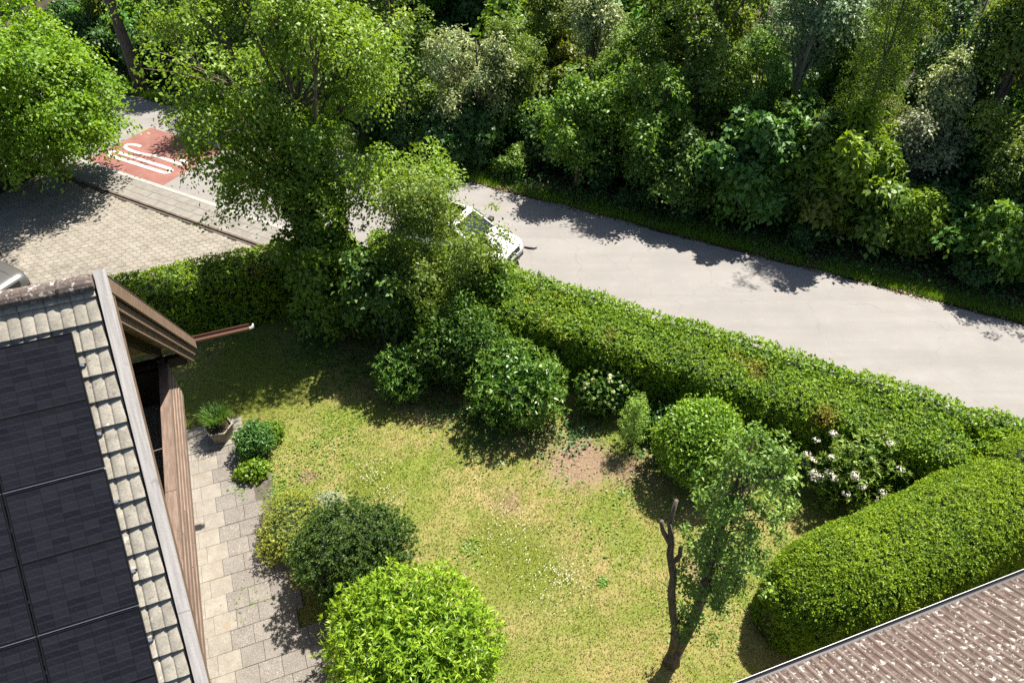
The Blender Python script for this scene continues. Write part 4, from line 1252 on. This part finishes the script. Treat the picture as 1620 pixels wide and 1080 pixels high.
tree('olive_shrub', 'tall olive-green small-leaved shrub hiding the white car', 'shrub', (-2.45, 18.25),
     M['olive_leaf'], M['bark'], 103, (0.1, 0, 2.85), (2.1, 1.35, 3.0), trunk_r=0.06, n_lobes=26, n_cl=760, per=44, cl_r=0.36, L=0.10, W=0.05,
     lobe=(0.25, 0.4), inner=0.35, low=-0.9, up=0.5, droop=0.15, stems=6, twigs=4, jit=0.8)
tree('hazel_shrub', 'broad-leaved green shrub between the ivy-clad tree and the olive one', 'shrub', (-4.05, 17.55),
     M['mid_leaf'], M['bark'], 104, (0, 0, 1.9), (1.4, 1.0, 1.75), trunk_r=0.05, n_lobes=14, n_cl=190, per=40, cl_r=0.4, L=0.15, W=0.10,
     lobe=(0.3, 0.45), inner=0.3, low=-0.8, stems=4)
tree('privet_shrub', 'bright green shrub leaning on the hedge just below the car', 'shrub', (-0.35, 17.9),
     M['bright_leaf'], M['bark'], 105, (0, 0, 1.9), (1.1, 0.9, 1.15), trunk_r=0.05, n_lobes=9, n_cl=120, per=42, cl_r=0.34, L=0.10, W=0.055,
     lobe=(0.3, 0.45), inner=0.3, low=-0.8, stems=4)

# ------------------------------------------------------------------ maple and palisade on the left
def skirt(rng):
    n = 170
    a = rng.uniform(-3.4, 0.6, n)
    l = rng.uniform(1.0, 3.3, n)
    C = np.stack([l * np.cos(a), l * np.sin(a), 1.3 + rng.random(n) * 2.2 + 0.12 * l], 1)
    O = np.stack([np.cos(a), np.sin(a), np.full(n, 0.5)], 1)
    return clump_leaves(rng, C, O, 56, 0.6, 0.14, 0.10, up=0.85, droop=0.5)
tree('maple_tree', 'broad bright green maple over the paved yard at the left edge', 'tree', (-18.4, 28.3),
     M['maple_leaf'], M['bark'], 111, (0.1, -1.0, 4.3), (4.0, 3.6, 3.7), trunk_r=0.18, n_lobes=24, n_cl=760, per=62, cl_r=0.62, L=0.14, W=0.10,
     lobe=(0.22, 0.36), inner=0.2, low=-0.85, droop=0.5, up=0.85, extra=skirt)
pal = thing('palisade_fence', 'palisade of dark upright round posts under the maple', 'fence', (-20.3, 27.3, 0), R(62))
noise_mat('post_wood', (0.0342, 0.02888, 0.0228), (0.076, 0.06688, 0.05472), 5, 0.9, stretch=(4, 4, 0.7), rnd=0.2)
post = MB().tube([(0, 0, -0.1), (0, 0, 1.5), (0, 0, 1.56)], [0.095, 0.095, 0.07], 9).mesh('post', True)
for i in range(16):
    mesh_obj('post', post, M['post_wood'], pal, loc=(-1.6 + i * 0.205, rr.uniform(-.015, .015), rr.uniform(-0.06, 0.03)), rot=(rr.uniform(-.02, .02), rr.uniform(-.02, .02), rr.uniform(0, 6)))

# ------------------------------------------------------------------ the white car
m, nt, p = new_mat('car_paint')
p.inputs['Base Color'].default_value = (0.60, 0.60, 0.61, 1); p.inputs['Roughness'].default_value = 0.25
p.inputs['Coat Weight'].default_value = 0.6; p.inputs['Coat Roughness'].default_value = 0.05
m, nt, p = new_mat('car_glass')
p.inputs['Base Color'].default_value = (0.010, 0.014, 0.014, 1); p.inputs['Roughness'].default_value = 0.03
p.inputs['Specular IOR Level'].default_value = 0.8
plain('black_plastic', (0.00912, 0.00912, 0.00988), 0.5)
plain('tyre_rubber', (0.0114, 0.0114, 0.0114), 0.8)
plain('headlamp', (0.266, 0.2812, 0.304), 0.1, 0.3, coat=1.0)
plain('plate_white', (0.532, 0.532, 0.5168), 0.4)
CA = math.atan2(-0.49, 0.87)
car = thing('parked_car', 'white car on the road beside the hedge, half hidden behind the olive shrub', 'car', (-1.86, 22.95, 0), CA)
st = [(-2.22, .80, .70, .42), (-2.16, .94, .82, .34), (-1.9, 1.02, .88, .26), (-1.3, 1.05, .90, .24), (-.4, 1.06, .905, .24), (.5, 1.06, .905, .24),
      (.98, 1.055, .90, .24), (1.3, 1.02, .895, .25), (1.65, .975, .88, .25), (1.92, .925, .85, .25), (2.08, .87, .80, .27), (2.17, .78, .73, .32), (2.21, .66, .68, .40)]
mb = MB(); vs_ = []
for x, zt, w, zb in st:
    hlf = [(0, zt + 0.02), (w * 0.35, zt + 0.015), (w * 0.66, zt + 0.0), (w * 0.85, zt - 0.025), (w * 0.94, zt - 0.075), (w * 0.985, zt - 0.20), (w, zt - 0.36 if zt > .8 else zt - .15), (w * 0.985, max(zb + 0.12, .3)), (w * 0.93, zb), (0, zb)]
    vs_ += [(x, y, z) for y, z in hlf] + [(x, -y, z) for y, z in hlf[-2:0:-1]]
k = 18
mb.add(vs_, [(r_*k+q, (r_+1)*k+q, (r_+1)*k+(q+1) % k, r_*k+(q+1) % k) for r_ in range(len(st)-1) for q in range(k)] + [tuple(range(k)), tuple(range(len(st)*k-1, (len(st)-1)*k-1, -1))])
mb.build('body', M['car_paint'], car, True)
cab = [(1.06, [(1.00, .78), (.98, .80)]), ]
def ring(z, xf, xr, w, b=0.10):
    return [(xf, w - b, z), (xf, -(w - b), z), (xf - b, -w, z), (xr + b, -w, z), (xr, -(w - b), z), (xr, w - b, z), (xr + b, w, z), (xf - b, w, z)]
r1, r2, r3, r4 = ring(1.0, 1.02, -2.05, .86), ring(1.35, .56, -1.93, .75), ring(1.58, .24, -1.75, .66, .12), ring(1.63, .06, -1.55, .52, .16)
mb = MB(); mb.add(r1 + r2 + r3 + r4, [(i*8+q, i*8+(q+1) % 8, (i+1)*8+(q+1) % 8, (i+1)*8+q) for i in range(3) for q in range(8)] + [tuple(range(31, 23, -1))])
mb.build('cabin', M['car_paint'], car, True)
def lerp(a, b, t): return tuple(a[i] + (b[i] - a[i]) * t for i in range(3))
def off(q, d): return tuple(q[i] + d[i] for i in range(3))
ws = [off(q, (0.012, 0, 0.010)) for q in ((.995, .735, 1.03), (.995, -.735, 1.03), (.565, -.625, 1.345), (.27, -.52, 1.565), (.27, .52, 1.565), (.565, .625, 1.345))]
MB().add(ws, [(0, 1, 2, 5), (5, 2, 3, 4)]).build('windscreen', M['car_glass'], car)
for sg in (1, -1):
    q = [(.80, sg * .845, 1.06), (-.5, sg * .862, 1.06), (-.5, sg * .69, 1.53), (.26, sg * .69, 1.53), (.52, sg * .757, 1.34)]
    MB().add([(x, y + sg * 0.012, z) for x, y, z in q], [tuple(range(5)) if sg > 0 else tuple(range(4, -1, -1))]).build('side_window', M['car_glass'], car)
    q = [(-.58, sg * .862, 1.06), (-1.75, sg * .862, 1.06), (-1.6, sg * .69, 1.53), (-.58, sg * .69, 1.53)]
    MB().add([(x, y + sg * 0.012, z) for x, y, z in q], [tuple(range(4)) if sg > 0 else tuple(range(3, -1, -1))]).build('side_window', M['car_glass'], car)
    mb = MB(); mb.box(.62, .80, sg * .90 if sg > 0 else -1.08, 1.08 if sg > 0 else -.90, 1.02, 1.16); mb.build('wing_mirror', M['black_plastic'], car)
    mb = MB(); vv2 = [(2.06, sg * .50, .80), (2.13, sg * .50, .70), (2.10, sg * .74, .70), (1.90, sg * .845, .78), (1.92, sg * .82, .85)]
    MB().add([(x + .02, y + sg * .012, z + .01) for x, y, z in vv2], [tuple(range(5)) if sg < 0 else tuple(range(4, -1, -1))]).build('headlight', M['headlamp'], car)
    for wx in (1.35, -1.38):
        wo = thing('wheel', None, None); wo.parent = car; wo.location = (wx, sg * .80, .34)
        mb = MB(); n = 20
        prf = [(.20, -.11), (.31, -.11), (.34, -.08), (.34, .08), (.31, .11), (.20, .11)]
        vs_ = [(r0 * math.cos(2*math.pi*q/n), y, r0 * math.sin(2*math.pi*q/n)) for q in range(n) for r0, y in prf]
        mb.add(vs_, [(q*6+i, q*6+i+1, ((q+1) % n)*6+i+1, ((q+1) % n)*6+i) for q in range(n) for i in range(5)])
        mb.build('tyre', M['tyre_rubber'], wo, True)
        MB().tube([(0, -.10, 0), (0, .10, 0)], .205, 16).build('rim', M['aluminium'], wo)
MB().add([(2.185, -.42, .80), (2.185, .42, .80), (2.232, .40, .64), (2.232, -.40, .64)], [(0, 3, 2, 1)]).build('grille', M['black_plastic'], car)
MB().box(2.14, 2.245, -.62, .62, .33, .46).build('lower_grille', M['black_plastic'], car)
MB().box(2.225, 2.25, -.26, .26, .52, .63).build('number_plate', M['plate_white'], car)
MB().box(2.236, 2.25, -.06, .06, .72, .74).build('badge', M['aluminium'], car)
for y0 in (-.25, .30):
    MB().tube([(1.03, y0, 1.05), (.93, y0 + .25, 1.115), (.86, y0 + .45, 1.15)], .010, 5).build('wiper', M['black_plastic'], car)
MB().tube([(1.06, -.40, 1.075), (1.6, -.42, 1.005), (2.0, -.38, .915)], .006, 4).build('bonnet_crease', M['car_paint'], car)
MB().tube([(1.06, .40, 1.075), (1.6, .42, 1.005), (2.0, .38, .915)], .006, 4).build('bonnet_crease', M['car_paint'], car)

m, nt, p = new_mat('grey_car_paint')
p.inputs['Base Color'].default_value = (0.085, 0.083, 0.080, 1); p.inputs['Roughness'].default_value = 0.3; p.inputs['Metallic'].default_value = 0.3
p.inputs['Coat Weight'].default_value = 0.5
gdir = Vector((math.cos(R(-23)), math.sin(R(-23)))); gnr = Vector((-gdir.y, gdir.x))
gc = Vector((-16.35, 19.75)) - gdir * 2.12 + gnr * 0.08
car2 = thing('parked_car', 'grey car parked in the yard, only its rounded corner showing at the left edge', 'car', (gc.x, gc.y, 0.02), R(-23))
for ch in list(car.children):
    c_ = ch.copy(); col.objects.link(c_); c_.parent = car2
    if ch.type == 'MESH' and ch.data.materials and ch.data.materials[0] == M['car_paint']:
        c_.data = ch.data.copy(); c_.data.materials[0] = M['grey_car_paint']
    for g_ in ch.children:
        d_ = g_.copy(); col.objects.link(d_); d_.parent = c_

tw = thing('fallen_branch', 'short dark curved branch lying on the road ahead of the car', 'branch', (0.55, 23.2, 0.01))
MB().tube([(-.10, .06, .02), (.05, 0, .03), (.25, -.04, .03), (.36, 0.02, .03)], [.03, .03, .025, .015], 6).build('stick', M['black_plastic'], tw)

# ------------------------------------------------------------------ the wood beyond the road
F = lambda x, d: (x, FAR(x) + d / 0.897)               # a point d metres behind the road edge
def ft(name, label, mat, x, y, seed, h, r, zc=None, rz=None, bark='bark', **kw):
    zc = h * 0.55 if zc is None else zc
    rz = h * 0.47 if rz is None else rz
    kw.setdefault('L', 0.145); kw.setdefault('W', 0.088); kw.setdefault('cl_r', 0.52)
    kw.setdefault('n_lobes', 16); kw.setdefault('n_cl', int(80 + 50 * r * r)); kw.setdefault('per', 46); kw.setdefault('lobe', (0.18, 0.42))
    kw.setdefault('trunk_r', 0.03 + 0.02 * h)
    cat = 'shrub' if 'shrub' in name or 'bush' in name else 'tree'
    return tree(name, label, cat, (x, y, float(ground_z(np.float64(x), np.float64(y)))), M[mat], M[bark], seed, (0, 0, zc), (r, r * 0.9, rz), **kw)

ft('willow_bush', 'pale silvery willow bush catching the sun at the middle of the wood edge', 'silver_leaf', -1.4, 30.4, 201, 5.8, 1.95, zc=3.4, rz=2.5, L=0.15, W=0.06, jit=0.8)
ft('willow_tree', 'slim pale-leaved tree to the right of the silvery willow bush', 'silver_leaf', 3.3, 31.6, 202, 7.2, 1.1, zc=5.2, rz=2.6, L=0.15, W=0.07)
ft('maple_shrub', 'bright lime green shrub at the wood edge right of the willow bush', 'bright_leaf', 2.6, 27.6, 203, 4.6, 1.75, zc=2.6, rz=2.2)
ft('maple_shrub', 'bright green shrub with paler sunlit top next to the lime green one', 'bright_leaf', 5.3, 27.0, 204, 5.2, 1.6, zc=3.2, rz=2.3)
ft('maple_shrub', 'dark green shrub at the verge below the brighter tops', 'mid_leaf', 6.2, 25.7, 205, 3.7, 1.45, zc=2.1, rz=1.8)
ft('maple_shrub', 'bluish green broad-leaved shrub in the middle of the right wood edge', 'teal_leaf', 8.8, 25.3, 206, 4.3, 1.75, zc=2.4, rz=2.1, L=0.24, W=0.18)
ft('ash_shrub', 'shrub with large hanging yellow-green leaves close to the road', 'yellow_leaf', 12.0, 23.9, 207, 5.0, 1.4, zc=2.7, rz=2.4, L=0.30, W=0.12, droop=1.0, up=0.4)
ft('ash_shrub', 'dark green leafy shrub left of the hanging yellow-green one', 'mid_leaf', 10.6, 25.0, 208, 5.2, 1.35, zc=3.0, rz=2.4, L=0.24, W=0.13)
ft('elm_shrub', 'small bright yellow-green shrub leaning over the verge', 'yellow_leaf', 14.0, 22.9, 209, 3.0, 1.0, zc=1.8, rz=1.4, L=0.16, W=0.09)
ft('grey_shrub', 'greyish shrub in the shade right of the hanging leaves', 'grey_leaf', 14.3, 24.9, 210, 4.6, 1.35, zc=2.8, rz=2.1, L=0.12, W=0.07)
ft('silver_tree', 'narrow silvery tree top rising over the greyish shrubs', 'silver_leaf', 15.1, 25.6, 211, 6.3, 0.85, zc=4.4, rz=2.1, L=0.13, W=0.07)
ft('olive_bush', 'pale olive round bush at the right edge', 'olive_leaf', 16.6, 23.7, 212, 5.6, 1.7, zc=3.4, rz=2.4, L=0.13, W=0.07)
ft('elm_shrub', 'bright leafy shrub at the lower right corner of the wood', 'bright_leaf', 16.6, 21.4, 213, 3.6, 1.45, zc=1.8, rz=1.7, L=0.22, W=0.12)
ft('white_poplar', 'tall bluish pale tree with thin grey trunk in the middle right', 'blue_leaf', 10.9, 28.6, 214, 9.0, 1.9, zc=6.0, rz=3.4, bark='pale_bark', L=0.14, W=0.09, low=-0.4)
ft('dark_tree', 'very dark green dense column of foliage near the right edge', 'deep_leaf', 16.2, 27.4, 215, 9.5, 1.6, zc=4.8, rz=4.6)
ft('lime_tree', 'mid-green tree between the bright shrub and the pale poplar', 'moss_leaf', 7.3, 29.0, 216, 9.5, 2.2, zc=5.8, rz=3.8)
ft('hazel_tree', 'light yellowish leafy tree top in the upper right corner', 'olive_leaf', 17.0, 25.6, 217, 9.6, 1.5, zc=7.2, rz=2.6)
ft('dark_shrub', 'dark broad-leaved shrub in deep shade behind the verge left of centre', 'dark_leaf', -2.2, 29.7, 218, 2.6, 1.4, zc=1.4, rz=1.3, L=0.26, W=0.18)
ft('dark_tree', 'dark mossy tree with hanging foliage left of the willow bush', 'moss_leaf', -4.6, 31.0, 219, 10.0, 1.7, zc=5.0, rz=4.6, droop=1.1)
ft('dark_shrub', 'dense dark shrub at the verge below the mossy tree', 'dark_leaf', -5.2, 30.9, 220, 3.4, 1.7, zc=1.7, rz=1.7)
ft('wood_tree', 'dark leafy tree behind the stout trunk at the top left', 'mid_leaf', -15.5, 38.6, 221, 9.0, 2.6, zc=5.2, rz=4.0)
ft('wood_tree', 'dark green tree at the top edge above the speed field', 'mid_leaf', -11.0, 34.7, 222, 9.5, 2.6, zc=5.2, rz=4.2)
# hanging olive crown of a tall tree
def hang(rng):
    n = 230
    t = rng.random(n)
    z = 3.2 + 5.8 * t
    rad = 1.35 - 0.45 * t
    a = rng.random(n) * 6.28
    C = np.stack([rad * np.sqrt(rng.random(n)) * np.cos(a) - 0.25 * (1 - t), rad * np.sqrt(rng.random(n)) * np.sin(a) - 0.2, z], 1)
    O = np.stack([np.cos(a), np.sin(a), np.full(n, 0.1)], 1)
    return clump_leaves(rng, C, O, 70, 0.42, 0.10, 0.03, up=0.3, droop=1.4, jit=0.9)
tree('weeping_larch', 'olive-green hanging crown of a larch reaching down from the top edge', 'tree', (12.6, 25.9, 0), M['moss_leaf'], M['bark'], 230,
     (0, 0, 9.0), (1.3, 1.2, 1.8), trunk_r=0.09, n_lobes=8, n_cl=70, per=50, cl_r=0.4, L=0.10, W=0.03, extra=hang)
# stout leaning trunk at the top left
tree('oak_tree', 'stout dark trunk leaning at the top left beside the road', 'tree', (-18.3, 37.0, 0), M['mid_leaf'], M['bark'], 231,
     (-0.8, 0.6, 12.0), (3.6, 3.4, 3.6), trunk_r=0.30, n_lobes=10, n_cl=240, per=44, cl_r=0.75, L=0.2, W=0.13, lean=(-0.6, 0.3))

# deeper rows: three kinds, copied
protos = []
for i, (h, r, mat) in enumerate(((12, 2.5, 'wood_leaf'), (13.5, 2.8, 'wood_leaf'), (11, 2.2, 'wood_leaf'), (10, 2.4, 'wood_leaf'))):
    cm, tm = make_tree_meshes(300 + i, (0, 0, h * 0.58), (r, r, h * 0.42), trunk_r=0.19, n_lobes=17, n_cl=320, per=52, cl_r=0.58, L=0.16, W=0.095, low=-0.7, lobe=(0.18, 0.38))
    protos.append((cm, tm))
rng = np.random.default_rng(77)
spots = []
for d in (4.8, 8.2, 12.0, 16.5, 21.5, 27.0):
    x = -34.0 + rng.random() * 2
    while x < 36:
        X = x + rng.normal() * 0.5; Y = FAR(X) + (d + rng.normal() * 0.6) / 0.897
        u = 810 + 1220 * X / (0.75 * Y + 7); 
        if -350 < u < 2000 and d < 20 or (-100 < u < 1700):
            if not (d < 6 and -18 < X < -15.5): spots.append((X, Y, d))
        x += 3.9 + 0.06 * d + rng.random() * 1.8
for i, (X, Y, d) in enumerate(spots):
    cm, tm = protos[int(rng.integers(0, 4))]
    sc = rng.uniform(0.62, 1.0) * (0.72 if d < 6 else 1.0)
    z0 = float(ground_z(np.float64(X), np.float64(Y)))
    t = thing('wood_tree', 'tall leafy tree standing deep in the shady wood beyond the road', 'tree', (X, Y, z0 - 0.05), rng.random() * 6.28, 'trees deep in the wood')
    t.scale = (sc, sc, sc)
    mesh_obj('trunk', tm, M['bark'], t)
    mesh_obj('crown', cm, M['wood_leaf'], t)
# low shrubs along the wood edge and between the trunks
lows = []
for i in range(4):
    lows.append(make_tree_meshes(320 + i, (0, 0, 0.95), (1.1, 1.0, 0.95), trunk_r=0.03, n_lobes=11, n_cl=110, per=36, cl_r=0.36, L=0.15, W=0.09, low=-0.8, stems=4, lobe=(0.2, 0.42)))
n_low = 0
for d, step in ((1.5, 1.4), (2.6, 1.5), (3.9, 1.5), (5.4, 1.8), (8.2, 2.2), (11.5, 2.6), (15.5, 3.2)):
    x = -24.0
    while x < 20.5 + 0.3 * d:
        X = x + rng.normal() * 0.3; Y = FAR(X) + (d + rng.normal() * 0.25) / 0.897
        x += step * rng.uniform(0.75, 1.25)
        if d < 2 and (X < -6 or rng.random() < 0.25): continue
        cm, tm = lows[int(rng.integers(0, 4))]
        sc = rng.uniform(0.6, 1.1) * (0.7 if d < 2 else 1.2 + 0.10 * d)
        t = thing('undergrowth_shrub', 'low leafy shrub growing in the shade along the wood edge', 'shrub', (X, Y, float(ground_z(np.float64(X), np.float64(Y))) - 0.03), rng.random() * 6.28, 'low shrubs along the wood edge')
        t.scale = (sc, sc, sc * rng.uniform(0.8, 1.2))
        mesh_obj('trunk', tm, M['bark'], t)
        mesh_obj('crown', cm, M['wood_leaf'] if rng.random() < 0.6 else M['dark_leaf'], t)

# ------------------------------------------------------------------ ground cover: lawn grass, daisies, weeds, verge grass, leaf litter
def scatter_blades(name, mat, P, h, w, seed, lean=0.6, extra=None):
    rng = np.random.default_rng(seed)
    n = len(P)
    a = rng.random(n) * 6.28
    H = h * rng.uniform(0.5, 1.4, n); Wd = w * rng.uniform(0.6, 1.3, n)
    s = np.stack([np.cos(a), np.sin(a), np.zeros(n)], 1)
    l = rng.normal(size=(n, 3)) * lean; l[:, 2] = 1
    tip = P + unit(l) * H[:, None]
    V = np.stack([P - s * Wd[:, None] / 2, P + s * Wd[:, None] / 2, tip], 1)
    at = {'tint': rng.random(n)}
    if extra: at.update(extra)
    o = mesh_obj(name, quads_mesh(name, V, at), mat)
    o['kind'] = 'stuff'
    return o
rng = np.random.default_rng(91)
n = 230000
P = np.stack([rng.uniform(-11.5, 10.5, n), rng.uniform(6.2, 20.5, n), np.zeros(n)], 1)
ytop = np.minimum(17.0 - 0.5 * P[:, 0], (21.2 + 0.357 * P[:, 0]) / 0.934)
a_l = 0.934 * (P[:, 0] - HP.x) + 0.357 * (P[:, 1] - HP.y); b_l = -0.357 * (P[:, 0] - HP.x) + 0.934 * (P[:, 1] - HP.y)
bare = np.hypot(P[:, 0] - 1.75, P[:, 1] - 13.3) < 1.0 + 0.5 * fnoise(P, 2.0, 5)
bare |= (fnoise(P, 1.3, 3) > 0.62) & (rng.random(n) < 0.6)
onpath = (a_l < 1.05) & (b_l < 8.0) & (b_l > -4) & (a_l > -7)
ok = (P[:, 1] < ytop) & ~onpath & ~(bare & (rng.random(n) < 0.96))
P = P[ok]; n = len(P)
P[:, 2] = 0.012 * np.sin(1.7 * P[:, 0] + P[:, 1]) + 0.012 * np.sin(2.3 * P[:, 1] - P[:, 0])
dryv = np.clip(0.38 + 0.85 * fnoise(P, 0.62, 9) + 0.40 * fnoise(P, 2.1, 12) + rng.normal(size=n) * 0.28 + 0.10 * np.clip(P[:, 0], -2, 3), 0, 0.95)
lush = np.maximum(np.exp(-(np.hypot(P[:, 0] - 0.35, P[:, 1] - 10.2) / 1.3) ** 4), np.exp(-(np.hypot(P[:, 0] + 3.6, P[:, 1] - 12.6) / 0.9) ** 2))
lush = np.maximum(lush, np.clip((P[:, 1] - 14.0 + 0.15 * P[:, 0]) / 2.0, 0, 0.8) * (P[:, 0] < -3))
dryv *= (1 - 0.8 * lush)
o = scatter_blades('grass', M['grass_blade'], P, 0.060, 0.022, 92, extra={'dry': dryv})

def patch_plants(name, mat, centres, per, spread, L, W, seed, zr=(0.01, 0.06), up=0.9):
    rng = np.random.default_rng(seed)
    C = np.repeat(np.array(centres, float), per, axis=0)
    n = len(C)
    Q = np.concatenate([C[:, :2] + rng.normal(size=(n, 2)) * C[:, 2:3] * spread, rng.uniform(zr[0], zr[1], (n, 1))], 1)
    D = rng.normal(size=(n, 3)); D[:, 2] *= 0.3
    NN = rng.normal(size=(n, 3)) * 0.4; NN[:, 2] += up
    V = leaves(Q, D, NN, L * rng.uniform(0.5, 1.3, n), W * rng.uniform(0.6, 1.3, n))
    V[:, :, 2] = np.maximum(V[:, :, 2], 0.006)
    o = mesh_obj(name, quads_mesh(name, V, {'tint': rng.random(n)}), mat)
    o['kind'] = 'stuff'
    return o
patch_plants('daisies', M['petal'], [(0.35, 10.2, 0.9), (0.9, 9.5, 0.45), (-0.2, 10.9, 0.55), (-3.7, 12.9, 0.35), (-3.2, 12.1, 0.35), (1.1, 9.9, 0.3), (0.0, 11.6, 0.7)], 90, 0.8, 0.030, 0.027, 93, zr=(0.06, 0.10))
patch_plants('weeds', M['bright_leaf'], [(1.2, 12.6, 0.6), (-6.1, 12.6, 0.5), (-5.2, 13.0, 0.7), (-5.6, 11.8, 0.5), (-4.9, 14.2, 0.6), (2.1, 9.7, 0.08),
             (2.9, 12.2, 0.5), (-4.6, 12.0, 0.4), (-7.0, 12.3, 0.22), (-5.9, 9.2, 0.35), (-1.0, 10.6, 0.3), (2.2, 10.9, 0.7), (4.4, 8.6, 0.6), (-0.6, 13.6, 0.5)], 90, 0.75, 0.085, 0.05, 94)
patch_plants('clover', M['yellow_leaf'], [(-4.8, 14.3, 0.8), (-5.6, 13.4, 0.6), (-6.0, 12.2, 0.35), (-5.5, 11.7, 0.3), (3.6, 9.2, 0.5), (5.2, 9.2, 0.5)], 260, 0.7, 0.045, 0.035, 95, zr=(0.02, 0.06))
# ivy and dead leaves in the shade below the shrubs
cs_ = [(-6.3, 17.9, .7), (-5.0, 17.3, .7), (-3.9, 16.7, .6), (-2.2, 15.6, .5), (-1.2, 15.0, .6), (-0.6, 14.4, .5), (0.9, 14.1, .6), (1.8, 14.3, .5), (3.9, 13.6, .6), (6.5, 12.9, .5)]
patch_plants('ivy', M['dark_leaf'], cs_, 190, 0.8, 0.10, 0.08, 96, zr=(0.03, 0.14))
patch_plants('fallen_leaves', M['dead_leaf'], cs_ + [(1.9, 13.3, .7), (3.0, 13.2, .6), (5.6, 11.0, .5)], 60, 1.0, 0.06, 0.04, 97, zr=(0.01, 0.03))
# verge beyond the road
rng = np.random.default_rng(98)
n = 70000
x = rng.uniform(-24, 21, n); d = np.abs(rng.normal(size=n)) * 0.55 + 0.12
y = FAR(x) + d / 0.897
P = np.stack([x, y, ground_z(x, y) - 0.01], 1)
ok = fnoise(P, 0.8, 4) + 0.6 * rng.random(n) > -0.05
scatter_blades('verge_grass', M['lush_grass'], P[ok], 0.24, 0.022, 99, lean=0.5)
n = 16000
x = rng.uniform(-24, 21, n); d = rng.uniform(0.0, 2.2, n) ** 1.0
y = FAR(x) + (d - 0.10) / 0.897
Q = np.stack([x, y, np.maximum(ground_z(x, y), 0.0) + 0.015], 1)
NN = rng.normal(size=(n, 3)) * 0.35; NN[:, 2] += 1
V = leaves(Q, rng.normal(size=(n, 3)) * np.array([1, 1, 0.2]), NN, rng.uniform(0.05, 0.12, n), rng.uniform(0.03, 0.07, n))
o = mesh_obj('leaf_litter', quads_mesh('leaf_litter', V, {'tint': rng.random(n)}), M['dead_leaf'], kind='stuff')
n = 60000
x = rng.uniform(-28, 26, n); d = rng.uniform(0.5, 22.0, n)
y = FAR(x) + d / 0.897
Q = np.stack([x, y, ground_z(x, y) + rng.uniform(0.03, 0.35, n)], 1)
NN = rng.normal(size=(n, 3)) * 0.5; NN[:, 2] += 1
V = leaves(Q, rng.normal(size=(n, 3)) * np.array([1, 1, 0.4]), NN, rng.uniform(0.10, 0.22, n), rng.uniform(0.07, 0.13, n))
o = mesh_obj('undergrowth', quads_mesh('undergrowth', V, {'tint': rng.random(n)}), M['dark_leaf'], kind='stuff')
